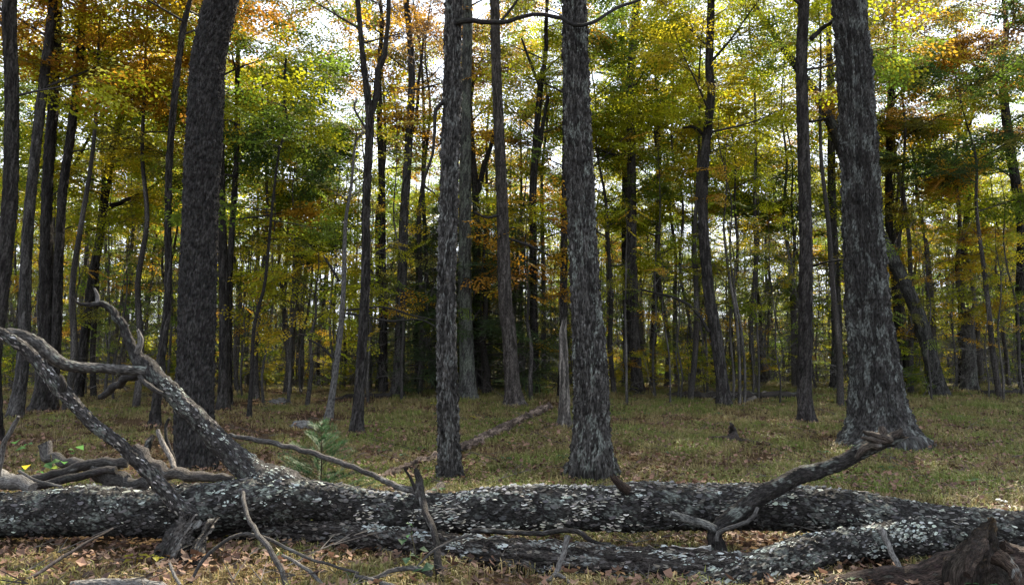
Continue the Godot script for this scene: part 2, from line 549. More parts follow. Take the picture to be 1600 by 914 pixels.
# limbs and sprays along the upper trunk. P, R: the trunk's line in the tree's own axes.
func crown(tree: Node3D, P: Array, R: Array, low: float, reach: float, sprays: int, mix: String, o := {}) -> void:
	var top: float = P[-1].y
	var nl: int = o.get("limbs", 10)
	var limb_parts: bool = o.get("parts", true)
	var where := []
	var tints := []
	var woods := []
	var rise: float = o.get("rise", 0.55)
	var squash: float = o.get("size", 1.0)
	var tint: Color = o.get("tint", Color(0.075, 0.07, 0.065))
	var conifer: bool = o.get("conifer", false)
	for i in nl:
		var f := (i + rng.randf()) / nl
		var y := lerpf(low, top, pow(f, 0.85) * 0.97)
		var at := Vector3.ZERO
		var r0 := 0.02
		for k in P.size() - 1:
			if P[k + 1].y >= y or k == P.size() - 2:
				var t := clampf((y - P[k].y) / maxf(0.01, P[k + 1].y - P[k].y), 0.0, 1.0)
				at = P[k].lerp(P[k + 1], t)
				r0 = lerpf(R[k], R[k + 1], t)
				break
		var az := i * 2.4 + rng.randf_range(-0.5, 0.5)
		var shape := (1.0 - 0.85 * f) if conifer else (0.5 + 0.5 * sin(PI * (0.2 + 0.72 * f)))
		var ln := reach * shape * rng.randf_range(0.75, 1.2)
		var up := (-0.12 if conifer else rise * lerpf(0.5, 1.9, f)) + rng.randf_range(-0.15, 0.15)
		var d := Vector3(cos(az), up, sin(az)).normalized()
		var pts := [at]
		var rad := [minf(r0 * 0.5, 0.008 + ln * 0.011)]
		var q := at
		for k in 4:
			d = (d + Vector3(rng.randf_range(-0.22, 0.22), rng.randf_range(-0.12, 0.16), rng.randf_range(-0.22, 0.22))).normalized()
			q += d * ln * 0.25
			pts.append(q)
			rad.append(rad[0] * [0.72, 0.5, 0.3, 0.13][k])
		var wood := [tube(pts, rad, {"sides": 5, "step": 0.6, "tint": tint, "tile": Vector2(0.3, 0.6)})]
		var arms := [pts]
		for k in 3:
			var j: int = 1 + k
			var side := Vector3(-d.z, 0, d.x).normalized() * (1.0 if k % 2 else -1.0)
			var dir: Vector3 = ((pts[j + 1 if j < 4 else j] - pts[j - 1]).normalized() + side * rng.randf_range(0.6, 1.1) + Vector3.UP * rng.randf_range(-0.1, 0.3)).normalized()
			var l2 := ln * rng.randf_range(0.25, 0.42)
			var arm := [pts[j], pts[j] + dir * l2 * 0.5 + Vector3.UP * rng.randf_range(-0.05, 0.05), pts[j] + dir * l2]
			arms.append(arm)
			wood.append(tube(arm, [rad[j] * 0.6, rad[j] * 0.4, 0.004], {"sides": 4, "step": 0.8, "tint": tint}))
		if limb_parts: part("limb", joined(wood), M["smooth bark"], tree)
		else: woods.append_array(wood)
		var count := int(round(sprays / float(nl) * (0.5 + 0.7 * shape)))
		var main := leaf_color(mix)
		for s in count:
			var arm: Array = arms[0] if s % 5 < 2 else arms[1 + rng.randi() % 3]
			var t := rng.randf_range(0.3, 1.0) * (arm.size() - 1) if arm.size() > 3 else rng.randf_range(0.15, 1.0) * (arm.size() - 1)
			var k := mini(int(t), arm.size() - 2)
			var spot: Vector3 = arm[k].lerp(arm[k + 1], t - k)
			var dir: Vector3 = (arm[k + 1] - arm[k]).normalized()
			var yaw := atan2(-dir.z, dir.x) + rng.randf_range(-1.25, 1.25)
			var sc := rng.randf_range(0.7, 1.2) * squash
			var b := Basis(Vector3.UP, yaw) * Basis(Vector3(0, 0, 1), rng.randf_range(-0.5, 0.5)) * Basis(Vector3.RIGHT, rng.randf_range(-0.65, 0.65))
			where.append(Transform3D(b.scaled(Vector3.ONE * sc), spot + Vector3(0, rng.randf_range(-0.12, 0.12), 0)))
			var c: Color = main if rng.randf() < 0.78 else leaf_color(mix)
			var g := rng.randf_range(0.8, 1.25)
			tints.append(Color(c.r * g, c.g * g * rng.randf_range(0.92, 1.1), c.b * g))
	if not limb_parts and woods.size():
		tree.set_meta("woods", woods)
	if where.size():
		many("crown", MESH[o.get("spray", "spray_a")], M["needle" if conifer else "leaf"], where, tints, tree)

# a tree seen in the photograph: stations [x, y, half width] in units of the picture, its foot first; above the last one it goes on to the height given
func tree_at(called: String, label: String, S: Array, o := {}) -> Node3D:
	var foot := ground_hit(S[0][0], S[0][1])
	if o.has("z"): foot = on_ground(on_plane(S[0][0], S[0][1], o.z).x, o.z)
	var z := foot.z
	var k := -z / FOCAL
	var P := [Vector3(0, -0.25, 0)]
	var R := [S[0][2] * k * 1.02]
	for i in S.size():
		var w := on_plane(S[i][0], S[i][1], z)
		w.z += 0.12 * sin(w.y * 0.7 + S[0][0])
		if i == 0: w = foot
		P.append(w - foot)
		R.append(S[i][2] * k * (1.0 if i else 1.0))
	P[1].z = 0.0
	P[0].x = P[1].x
	var H: float = o.get("H", 0.0)
	if H > P[-1].y:
		var d: Vector3 = (P[-1] - P[-2]).normalized()
		d = (d + Vector3(0, 0.6, 0)).normalized()
		var rise: float = H - P[-1].y
		var a: Vector3 = P[-1]
		var r: float = R[-1]
		for f in [0.3, 0.65, 1.0]:
			P.append(a + Vector3(d.x / d.y * rise * f * 0.6 + rng.randf_range(-0.2, 0.2), rise * f, rng.randf_range(-0.3, 0.3)))
			R.append(lerpf(r, 0.03, f))
	var t := thing(called, label, "tree", foot, o.get("group", ""))
	var look_ := {"sides": 12, "step": 0.25, "tile": Vector2(0.42, 1.1), "flare": 0.4, "flare_h": 0.22, "buried": 0.25, "mottle": 0.3}
	look_.merge(o, true)
	part("trunk", tube(P, R, look_), M[o.get("bark", "furrowed bark")], t)
	trunk_rows = rows
	for l in o.get("limbs_px", []):
		var lp := []
		var lr := []
		for i in l.size():
			var w := on_plane(l[i][0], l[i][1], z + (l[i][3] if l[i].size() > 3 else 0.0))
			lp.append(w - foot)
			lr.append(l[i][2] * k)
		part("limb", tube(lp, lr, {"sides": 8, "step": 0.15, "tint": Color(0.035, 0.033, 0.031), "knob": 0.3, "wob": 0.5}), M["smooth bark"], t)
	if o.get("sprays", 0) > 0:
		crown(t, P, R, o.get("low", 5.0), o.get("reach", 2.5), o.sprays, o.get("mix", "turning"), o.get("crown", {}))
	return t

# a tree grown from nothing but its measures
func grown(called: String, label: String, at: Vector3, H: float, r: float, o := {}) -> Node3D:
	var t := thing(called, label, o.get("category", "tree"), at, o.get("group", ""))
	var P := []
	var R := []
	var lean := Vector3(rng.randf_range(-0.05, 0.05) + o.get("lean", 0.0), 0, rng.randf_range(-0.05, 0.05))
	var n := 7
	for i in n + 1:
		var f := float(i) / n
		P.append(Vector3(lean.x * H * f, H * f - 0.2 * (1.0 - f), lean.z * H * f) + Vector3(rng.randf_range(-1, 1), 0, rng.randf_range(-1, 1)) * 0.014 * H * (1.0 if i else 0.0))
		R.append(r * (1.0 - 0.86 * pow(f, 1.1)))
	var tint: Color = o.get("tint", Color(0.075, 0.07, 0.066))
	var cr: Dictionary = {"tint": tint * 0.9}
	cr.merge(o.get("crown", {}), true)
	crown(t, P, R, o.get("low", H * 0.4), o.get("reach", 2.0), o.get("sprays", 80), o.get("mix", "turning"), cr)
	var tr := tube(P, R, {"sides": o.get("sides", 8), "step": 0.5, "tint": tint, "flare": 0.4, "flare_h": 0.2, "spot_k": 3.0, "spot_cut": 0.25, "spot": tint * 2.2, "tile": Vector2(0.4, 1.0)})
	if t.has_meta("woods"):
		tr = joined([tr] + t.get_meta("woods"))
		t.remove_meta("woods")
	var tp := part("trunk", tr, M["furrowed bark"], t)
	t.move_child(tp, 0)
	return t

# a dead branch or stick from stations [x, y, half width, distance]
func stick_mesh(S: Array, o := {}) -> ArrayMesh:
	var P := []
	var R := []
	for s in S:
		P.append(on_plane(s[0], s[1], -s[3]))
		R.append(s[2] * s[3] / FOCAL)
	var l := {"sides": 8, "step": 0.05, "knob": 0.35, "wob": 0.7, "mottle": 0.8, "spot_k": 9.0, "spot_cut": 0.5, "spot": Color(0.2, 0.2, 0.19), "tint": Color(0.08, 0.075, 0.07), "tile": Vector2(0.2, 0.5)}
	l.merge(o, true)
	return tube(P, R, l)

func base_of(S: Array) -> Vector3:
	return on_plane(S[0][0], S[0][1], -S[0][3])

func stick(called: String, label: String, category: String, S: Array, o := {}) -> MeshInstance3D:
	var m := part(called, stick_mesh(S, o), M[o.get("bark", "smooth bark")])
	tag(m, label, category, o.get("group", ""))
	return m

# loose plates, lichen or shelves standing on the tube made last
func scatter_on(called: String, mesh: Mesh, mat: String, count: int, size: Vector2, colors: Array, parent: Node3D, o := {}) -> void:
	var V: PackedVector3Array = rows.V
	var N: PackedVector3Array = rows.N
	var where := []
	var tints := []
	var from: float = o.get("from", 0.0)
	var to: float = o.get("to", 1.0)
	var clump: float = o.get("clump", -1.0)
	var tries := 0
	while where.size() < count and tries < count * 30:
		tries += 1
		var i := int(lerpf(from, to, rng.randf()) * (rows.n - 2))
		var k := rng.randi() % (rows.w as int - 1)
		var v := V[i * rows.w + k]
		var nn := N[i * rows.w + k]
		if nn.y < o.get("down", -0.6): continue
		if clump > -1.0 and blot.get_noise_3d(v.x * 2.4, v.y * 5.0, v.z * 5.0 + count) < clump + rng.randf_range(-0.12, 0.12): continue
		var y := Vector3.UP
		if o.has("flat"): y = (rows.p[i + 1] - rows.p[i]).normalized().cross(nn)
		if absf(y.dot(nn)) > 0.95: y = Vector3(0, 0.3, -1).normalized()
		var x := y.cross(nn).normalized()
		y = nn.cross(x).normalized()
		var b := Basis(x, y, nn) * Basis(Vector3(0, 0, 1), rng.randf_range(-0.35, 0.35))
		var s := rng.randf_range(size.x, size.y)
		where.append(Transform3D(b.scaled_local(Vector3(s * o.get("long", 1.0), s * rng.randf_range(0.7, 1.1), s * o.get("deep", 1.0))), v - nn * s * 0.12))
		tints.append(colors[rng.randi() % colors.size()] * tone(0.75, 1.25))
	many(called, mesh, M[mat], where, tints, parent)

# ------------------------------------------------------------------ the scene
func _ready() -> void:
	rng.seed = 20
	# camera
	var cam := Camera3D.new()
	cam.name = "camera"
	cam.fov = rad_to_deg(2.0 * atan(457.0 / FOCAL))
	cam.far = 2000.0
	add_child(cam)
	cam.position = eye
	cam.rotation.x = atan(133.0 / FOCAL)
	look = cam.basis
	# sky and exposure
	var env := Environment.new()
	env.background_mode = Environment.BG_SKY
	var sm := ProceduralSkyMaterial.new()
	sm.sky_top_color = Color(0.78, 0.82, 0.88)
	sm.sky_horizon_color = Color(0.92, 0.94, 0.97)
	sm.sky_curve = 0.2
	sm.ground_horizon_color = Color(0.55, 0.55, 0.5)
	sm.ground_bottom_color = Color(0.2, 0.19, 0.16)
	sm.energy_multiplier = 0.85
	env.sky = Sky.new()
	env.sky.sky_material = sm
	env.tonemap_mode = Environment.TONE_MAPPER_LINEAR
	env.tonemap_exposure = 4.0
	env.sdfgi_enabled = true
	env.ssao_enabled = true
	env.ssil_enabled = true
	var we := WorldEnvironment.new()
	we.name = "environment"
	we.environment = env
	add_child(we)
	# the sun, ahead and to the right, out of the frame
	var sun := DirectionalLight3D.new()
	sun.name = "sun"
	sun.light_energy = 1.6
	sun.light_color = Color(1.0, 0.95, 0.86)
	sun.light_angular_distance = 0.5
	sun.shadow_enabled = true
	add_child(sun)
	var az := deg_to_rad(22.0)
	var el := deg_to_rad(47.0)
	sun.look_at_from_position(Vector3(sin(az) * cos(el), sin(el), -cos(az) * cos(el)) * 50.0, Vector3.ZERO)

	hump.seed = 3; hump.frequency = 0.03; hump.fractal_octaves = 3
	fine.seed = 4; fine.frequency = 1.0; fine.fractal_octaves = 2
	cells.seed = 5; cells.noise_type = FastNoiseLite.TYPE_CELLULAR; cells.frequency = 1.0; cells.cellular_return_type = FastNoiseLite.RETURN_DISTANCE2_SUB; cells.fractal_type = FastNoiseLite.FRACTAL_NONE
	cells.domain_warp_enabled = true; cells.domain_warp_amplitude = 0.8; cells.domain_warp_frequency = 0.7
	plates.seed = 5; plates.noise_type = FastNoiseLite.TYPE_CELLULAR; plates.frequency = 1.0; plates.cellular_return_type = FastNoiseLite.RETURN_CELL_VALUE; plates.fractal_type = FastNoiseLite.FRACTAL_NONE
	plates.domain_warp_enabled = true; plates.domain_warp_amplitude = 0.8; plates.domain_warp_frequency = 0.7
	blot.seed = 9; blot.frequency = 1.0; blot.fractal_octaves = 4
	make_materials()
	MESH["spray_a"] = spray(7, 0.075, 0.096, 0.85, false, 0.1)
	MESH["spray_b"] = spray(8, 0.068, 0.085, 0.72, false, 0.16)
	MESH["spray_m"] = spray(6, 0.085, 0.1, 1.0, true, 0.12)
	MESH["spray_thin"] = spray(4, 0.12, 0.09, 0.75, false, 0.12)
	MESH["needles"] = needle_spray()

	ground()
	near_trees()
	middle_trees()
	far_trees()
	fallen_tree()
	other_logs()
	sticks()
	small_plants()

func ground() -> void:
	var V := PackedVector3Array()
	var C := PackedColorArray()
	var I := PackedInt32Array()
	var N := PackedVector3Array()
	var nx := 220
	var nz := 300
	for j in nz + 1:
		var v := float(j) / nz
		var z := 20.0 - 24.0 * v - 620.0 * pow(v, 6.0) - 30.0 * v * v
		for i in nx + 1:
			var u := 2.0 * i / nx - 1.0
			var x := 24.0 * u + 500.0 * pow(u, 7.0)
			V.append(Vector3(x, gh(x, z), z))
			var g := blot.get_noise_2d(x * 0.35, z * 0.35)
			var c := Color(0.085, 0.06, 0.035).lerp(Color(0.075, 0.07, 0.028), smoothstep(-0.2, 0.25, g + (0.0 if x > -4.0 else -0.3)))
			c *= 1.0 + 0.5 * blot.get_noise_2d(x * 4.0 + 9.0, z * 4.0)
			c.a = 1.0
			C.append(c)
	var w := nx + 1
	for j in nz + 1:
		for i in w:
			var a := V[j * w + mini(i + 1, nx)] - V[j * w + maxi(i - 1, 0)]
			var b := V[mini(j + 1, nz) * w + i] - V[maxi(j - 1, 0) * w + i]
			N.append(a.cross(b).normalized() * (1.0 if a.cross(b).y > 0 else -1.0))
	for j in nz:
		for i in nx:
			var k := j * w + i
			I.append_array([k, k + w, k + 1, k + 1, k + w, k + w + 1])
	tag(part("ground", packed(V, N, C, null, I), M["soil"]), "brown forest floor of soil and leaf mould", "ground", "", "structure")
	# grass
	var names := ["short olive sedge and grass over the clearing", "straw coloured dry grass scattered through the sedge"]
	for kind in 2:
		var tuft := grass_tuft(22 if kind == 0 else 16, 0.13 if kind == 0 else 0.15, 0.13)
		var where := []
		var tints := []
		var want := 24000 if kind == 0 else 6000
		var tries := 0
		while where.size() < want and tries < 200000:
			tries += 1
			var z := -4.6 - 30.0 * pow(rng.randf(), 1.25)
			var x := rng.randf_range(-1, 1) * (3.0 - z * 0.78)
			var g := blot.get_noise_2d(x * 0.35, z * 0.35) + 0.5 * blot.get_noise_2d(x * 1.6, z * 1.6)
			if x < -4.0: g -= 0.28
			if z > -7.3: g -= 0.32 if kind == 0 else 0.5
			if g < rng.randf_range(-0.55, 0.05): continue
			var s := rng.randf_range(0.7, 1.3) * (1.0 + 0.5 * smoothstep(12.0, 30.0, -z))
			where.append(Transform3D(Basis(Vector3.UP, rng.randf() * TAU).scaled(Vector3(s, s * rng.randf_range(0.7, 1.15), s)), on_ground(x, z)))
			var c := Color(0.14, 0.175, 0.038).lerp(Color(0.23, 0.175, 0.08), clampf(0.5 - 1.3 * g + rng.randf_range(-0.3, 0.3), 0.0, 1.0))
			if kind == 1: c = Color(0.27, 0.22, 0.1)
			tints.append(c * rng.randf_range(0.75, 1.2))
		tag(many("grass", tuft, M["grass"], where, tints), names[kind], "grass", "", "stuff")
	var where2 := []
	var tints2 := []
	for i in 17000:
		var z := -4.3 - 27.0 * pow(rng.randf(), 1.5)
		var x := rng.randf_range(-1, 1) * (3.0 - z * 0.78)
		var g := blot.get_noise_2d(x * 0.5 + 40.0, z * 0.5)
		if g < rng.randf_range(-0.55, 0.25) - (0.12 if z > -7.2 or x < -4.0 else 0.0): continue
		var s := rng.randf_range(0.8, 1.25)
		where2.append(Transform3D(Basis(Vector3.UP, rng.randf() * TAU).scaled(Vector3.ONE * s), on_ground(x, z) + Vector3.UP * rng.randf_range(0.0, 0.07)))
		tints2.append(Color(0.115, 0.073, 0.048) * rng.randf_range(0.3, 1.7))
	for f in [[925, 745], [703, 752], [1378, 694], [304, 735], [557, 679], [1261, 663], [1133, 636], [803, 636], [882, 646], [67, 645], [22, 655]]:
		var q := ground_hit(f[0], f[1])
		for k in 26:
			var a := rng.randf() * TAU
			var r := rng.randf_range(0.25, 1.0)
			where2.append(Transform3D(Basis(Vector3.UP, rng.randf() * TAU), on_ground(q.x + cos(a) * r, q.z + sin(a) * r) + Vector3.UP * rng.randf_range(0.02, 0.08)))
			tints2.append(Color(0.12, 0.078, 0.052) * rng.randf_range(0.5, 1.35))
	tag(many("fallen_leaves", litter(7, 0.32), M["litter"], where2, tints2), "dry brown and tan fallen leaves strewn over the ground", "leaves", "", "stuff")

	# dead twigs lying about
	var VT := PackedVector3Array()
	var CT := PackedColorArray()
	var a0 := Vector3.ZERO
	for i in 4:
		var b0 := a0 + Vector3(0.25, rng.randf_range(-0.02, 0.03), rng.randf_range(-0.08, 0.08))
		twig_into(VT, CT, a0, b0, 0.007 - 0.001 * i, Color.WHITE)
		if i > 0: twig_into(VT, CT, a0, a0 + Vector3(0.16, 0.05, (0.12 if i % 2 else -0.12)), 0.004, Color.WHITE)
		a0 = b0
	var twig := packed(VT, null, CT, null, null)
	var where3 := []
	var tints3 := []
	for i in 650:
		var z := -4.6 - 22.0 * pow(rng.randf(), 2.0)
		var x := rng.randf_range(-1, 1) * (3.0 - z * 0.75)
		where3.append(Transform3D(Basis(Vector3.UP, rng.randf() * TAU) * Basis(Vector3(0, 0, 1), rng.randf_range(-0.05, 0.22)).scaled(Vector3.ONE * rng.randf_range(0.4, 1.3)), on_ground(x, z) + Vector3.UP * 0.03))
		tints3.append(Color(0.12, 0.11, 0.1) * rng.randf_range(0.4, 1.6))
	tag(many("fallen_twigs", twig, M["smooth bark"], where3, tints3), "thin dead twigs littering the forest floor", "twigs", "", "stuff")
	var seedlings := ArrayMesh.new()
	var V2 := PackedVector3Array()
	var C2 := PackedColorArray()
	for i in 6:
		var a := i * 1.05 + rng.randf()
		leaf_into(V2, C2, Vector3(cos(a) * 0.02, 0.08 + 0.05 * rng.randf(), sin(a) * 0.02), Vector3(cos(a), rng.randf_range(-0.2, 0.3), sin(a)).normalized(), Vector3.UP, rng.randf_range(0.06, 0.1), 0.6, tone(), false)
		twig_into(V2, C2, Vector3.ZERO, Vector3(cos(a) * 0.02, 0.1, sin(a) * 0.02), 0.003, Color(0.8, 0.6, 0.5))
	seedlings = packed(V2, null, C2, null, null)
	where2 = []
	tints2 = []
	for i in 420:
		var z := -4.8 - 24.0 * rng.randf()
		var x := rng.randf_range(-1, 1) * (3.0 - z * 0.75)
		if blot.get_noise_2d(x * 0.6 - 30.0, z * 0.6) < rng.randf_range(-0.3, 0.2): continue
		where2.append(Transform3D(Basis(Vector3.UP, rng.randf() * TAU).scaled(Vector3.ONE * rng.randf_range(0.6, 1.3)), on_ground(x, z)))
		tints2.append((Color(0.06, 0.12, 0.05) if rng.randf() < 0.8 else Color(0.3, 0.26, 0.03)) * rng.randf_range(0.7, 1.3))
	tag(many("ground_plants", seedlings, M["leaf"], where2, tints2), "small green leafy seedlings dotted among the grass", "plants", "", "stuff")

func near_trees() -> void:
	var up := {"rise": 0.7, "limbs": 12, "size": 1.25, "spray": "spray_m"}
	# the large leaning trunk on the left
	tree_at("oak_tree", "large dark scaly trunk on the left, bending to the right with a bump halfway up", [[304, 735, 32.3], [303, 640, 29.9], [303, 560, 28.5], [303, 457, 29.4], [306, 380, 28.5], [310, 300, 28.0], [315, 240, 29.4], [319, 200, 28.5], [326, 110, 27.5], [338, 50, 26.6], [351, 0, 26.6], [362, -50, 25.6]],
		{"sides": 110, "step": 0.03, "bark": "scaly bark", "amp": 0.06, "kx": 26.0, "ky": 14.0, "tones": 0.9, "flare": 0.12, "H": 17.0, "low": 9.5, "reach": 4.0, "sprays": 70, "mix": "turning", "crown": up, "tint": Color(0.034, 0.032, 0.031)})
	# the slim trunk in front of the middle
	tree_at("oak_tree", "straight grey furrowed trunk just left of the centre, its foot behind the fallen log", [[704, 752, 19], [702, 700, 17.5], [700, 600, 17], [698, 457, 15.5], [701, 330, 16], [704, 200, 16], [706, 100, 15.5], [708, 0, 15.5], [709, -60, 15]],
		{"sides": 120, "step": 0.025, "amp": 0.07, "kx": 32.0, "ky": 7.0, "tones": 1.1, "flare": 0.35, "flare_h": 0.2, "H": 16.0, "low": 9.0, "reach": 3.4, "sprays": 75, "mix": "rust", "crown": up, "tint": Color(0.08, 0.077, 0.074), "spot_k": 5.0, "spot_cut": 0.34, "spot": Color(0.2, 0.21, 0.2),
		"limbs_px": [[[712, 34, 5.5], [740, 32, 4.2], [783, 35, 3.8], [833, 22, 3.2], [878, 28, 3.2, 0.5], [897, 39, 3, 0.6], [928, 35, 3, 0.6], [963, 12, 2.6, 0.4], [998, 0, 2.2, 0.2], [1040, -25, 1.6]], [[692, 160, 3.6], [682, 172, 3.2], [679, 205, 2.8], [676, 240, 2.6], [664, 275, 2.4], [664, 292, 2], [680, 302, 1.4]], [[783, 33, 2.5], [800, 12, 2], [815, -10, 1.5]]]})
	# the thick trunk right of the centre
	tree_at("oak_tree", "thick straight grey oak right of the centre with green moss at its flared foot", [[925, 748, 41], [923, 725, 34], [923, 660, 29], [923, 600, 28], [919, 520, 26], [915, 457, 24], [910, 350, 23.5], [906, 250, 23.5], [902, 150, 22.5], [899, 50, 21.5], [897, 0, 20.5], [895, -60, 20]],
		{"sides": 150, "step": 0.022, "amp": 0.065, "kx": 32.0, "ky": 8.0, "tones": 1.1, "flare": 0.22, "flare_h": 0.22, "lobes": 6.0, "H": 19.0, "low": 10.0, "reach": 4.5, "sprays": 110, "mix": "olive", "crown": up, "tint": Color(0.075, 0.072, 0.069), "spot_k": 4.0, "spot_cut": 0.33, "spot": Color(0.22, 0.24, 0.22)})
	var oak: Node3D = get_node("oak_tree_002")
	moss(oak)
	# the big oak on the right
	tree_at("oak_tree", "biggest oak, on the right, with deep furrows, pale lichen blotches and a wide flared foot", [[1379, 696, 70], [1378, 682, 60], [1377, 660, 50], [1374, 630, 43.5], [1373, 600, 40], [1370, 550, 36.5], [1363, 500, 34], [1360, 457, 33.5], [1352, 380, 31], [1345, 300, 29], [1338, 220, 28.5], [1334, 150, 28], [1329, 60, 27], [1326, 0, 26.5], [1322, -60, 26]],
		{"sides": 150, "step": 0.03, "amp": 0.11, "kx": 25.0, "ky": 3.0, "tones": 0.75, "flare": 0.1, "flare_h": 0.25, "lobes": 6.0, "H": 20.0, "low": 11.5, "reach": 5.5, "sprays": 130, "mix": "olive", "crown": up, "tint": Color(0.07, 0.068, 0.066), "spot_k": 3.4, "spot_cut": 0.2, "spot": Color(0.2, 0.215, 0.205)})

func moss(oak: Node3D) -> void:
	var V: PackedVector3Array = trunk_rows.V
	var N: PackedVector3Array = trunk_rows.N
	var where := []
	var tints := []
	for i in 900:
		var a := int(rng.randf_range(0, trunk_rows.w - 1))
		var r := int(rng.randf_range(7, 24) * pow(rng.randf(), 0.6))
		var v := V[r * trunk_rows.w + a]
		if blot.get_noise_3d(v.x * 5.0, v.y * 4.0, v.z * 5.0) < -0.02: continue
		var n := N[r * trunk_rows.w + a]
		where.append(Transform3D(Basis(Vector3.UP, rng.randf() * TAU) * Basis.from_scale(Vector3(0.5, 0.22, 0.5)), v - n * 0.01))
		tints.append(Color(0.03, 0.05, 0.012) * rng.randf_range(0.7, 1.4))
	many("moss", grass_tuft(30, 0.12, 0.04), M["grass"], where, tints, oak)

func middle_trees() -> void:
	var dark := Color(0.045, 0.042, 0.04)
	var grey := Color(0.075, 0.072, 0.07)
	var ash := {"sides": 36, "step": 0.08, "amp": 0.035, "kx": 22.0, "ky": 4.0, "tones": 1.0}
	var L := func(o: Dictionary) -> Dictionary:
		var d := ash.duplicate()
		d.merge(o, true)
		return d
	tree_at("oak_tree", "dark trunk cut off by the left edge of the photo", [[-12, 690, 13.5], [-6, 560, 11.7], [2, 457, 11.7], [9, 300, 11.7], [14, 150, 10.8], [19, 0, 10.8]], L.call({"tint": dark, "H": 17.0, "low": 7.0, "reach": 3.2, "sprays": 220, "mix": "fire"}))
	tree_at("maple_tree", "grey trunk near the left edge, first of the cluster behind the raised dead limbs", [[22, 655, 10.8], [30, 560, 9.5], [40, 400, 8.6], [52, 300, 8.1], [65, 150, 7.7], [78, 0, 7.2]], L.call({"tint": grey, "H": 17.0, "low": 8.0, "reach": 3.4, "sprays": 200, "mix": "fire"}))
	tree_at("maple_tree", "thick ragged trunk with shaggy bark, widest of the left cluster", [[67, 645, 18.0], [70, 560, 13.5], [74, 457, 10.8], [75, 300, 8.6], [82, 100, 7.7], [90, 0, 7.2]], L.call({"tint": dark, "amp": 0.06, "H": 17.0, "low": 7.5, "reach": 3.0, "sprays": 200, "mix": "fire"}))
	tree_at("maple_tree", "slim trunk leaning right beside the shaggy trunk on the left", [[80, 644, 8.1], [88, 520, 7.7], [95, 400, 7.2], [98, 300, 6.8], [107, 200, 6.8], [120, 100, 6.3], [131, 0, 5.4]], L.call({"tint": dark, "H": 15.0, "low": 7.0, "reach": 2.8, "sprays": 160, "mix": "lime"}))
	tree_at("maple_tree", "slender dark tree leaning right with a long side limb, above the raised dead limbs", [[120, 624, 8], [139, 450, 6.5], [150, 380, 6.5], [161, 310, 6.5], [172, 255, 6], [184, 208, 5.5], [200, 160, 4.5], [215, 120, 3.5]], L.call({"tint": dark, "H": 12.0, "low": 6.2, "reach": 2.6, "sprays": 200, "mix": "lime",
		"limbs_px": [[[163, 328, 4], [195, 313, 3.5], [225, 300, 2.8], [258, 276, 2]], [[184, 210, 3.5], [210, 195, 3], [232, 140, 2.2]], [[100, 285, 3], [122, 245, 2.6], [150, 195, 2.2], [180, 160, 1.8]]]}))
	tree_at("maple_tree", "slim straight trunk left of the large leaning trunk", [[241, 668, 8], [246, 600, 7], [253, 520, 6.5], [262, 400, 6], [258, 457, 6], [264, 270, 5.5], [278, 130, 5.5], [287, 45, 5], [295, 0, 4]].filter(func(s): return s[0] != 262), L.call({"tint": dark, "H": 14.0, "low": 8.5, "reach": 2.4, "sprays": 110, "mix": "fire"}))
	tree_at("oak_tree", "dark trunk half hidden behind the right side of the large leaning trunk", [[348, 641, 10], [348, 560, 8.5], [347, 457, 8], [346, 300, 7], [344, 150, 7.5], [344, 0, 7]], L.call({"tint": dark, "H": 18.0, "low": 9.0, "reach": 3.0, "sprays": 160, "mix": "turning"}))
	tree_at("maple_tree", "thin dark stem close right of the large leaning trunk, with green and orange leaves", [[357, 636, 6], [359, 500, 5.5], [361, 400, 5], [366, 250, 4.5], [370, 120, 4], [372, 60, 3]], L.call({"tint": dark, "H": 15.0, "low": 5.2, "reach": 3.6, "sprays": 420, "mix": "turning", "crown": {"limbs": 16, "rise": 0.3}}))
	tree_at("sapling", "thin leaning sapling between the large left trunk and the pine seedling", [[388, 655, 3.6], [391, 590, 3.2], [396, 520, 3], [405, 480, 2.8], [416, 440, 2.6], [426, 330, 2.2], [435, 235, 1.8]], {"tint": dark, "H": 9.0, "low": 4.2, "reach": 2.0, "sprays": 160, "mix": "green", "sides": 8, "crown": {"rise": 0.25}})
	tree_at("sapling", "pale bare sapling with a kinked stem and dead side twigs left of the centre", [[513, 656, 6], [518, 610, 5.2], [525, 560, 4.8], [533, 500, 4.2], [538, 430, 3.6], [541, 350, 3], [550, 290, 2.4], [556, 220, 1.8]], {"tint": Color(0.12, 0.117, 0.113), "sides": 10, "bark": "smooth bark", "H": 8.0, "low": 4.5, "reach": 1.4, "sprays": 14, "mix": "straw", "crown": {"spray": "spray_thin"},
		"limbs_px": [[[541, 490, 2], [570, 494, 1.8], [610, 502, 1.6, 0.3], [660, 500, 1.3, 0.4], [700, 525, 1.0, 0.5]], [[540, 485, 1.8], [600, 480, 1.6, -0.3], [640, 492, 1.3, -0.3], [680, 500, 1.0, -0.3]], [[521, 560, 2], [500, 540, 1.6], [480, 530, 1.2]], [[530, 440, 2], [515, 415, 1.7], [505, 400, 1.2]]]})
	tree_at("maple_tree", "slim dark trunk left of the centre that forks near the top of the photo", [[556, 679, 10], [561, 590, 8.5], [568, 470, 8], [571, 400, 7.5], [572, 330, 7], [579, 200, 7], [575, 150, 6], [566, 80, 5], [558, 0, 4.5]], L.call({"tint": dark, "H": 14.0, "low": 8.0, "reach": 2.4, "sprays": 120, "mix": "rust", "crown": {"spray": "spray_thin"}, "limbs_px": [[[580, 175, 5.5], [588, 150, 5], [590, 110, 4.5], [600, 85, 4.5], [606, 40, 4], [608, -20, 3.5]]]}))
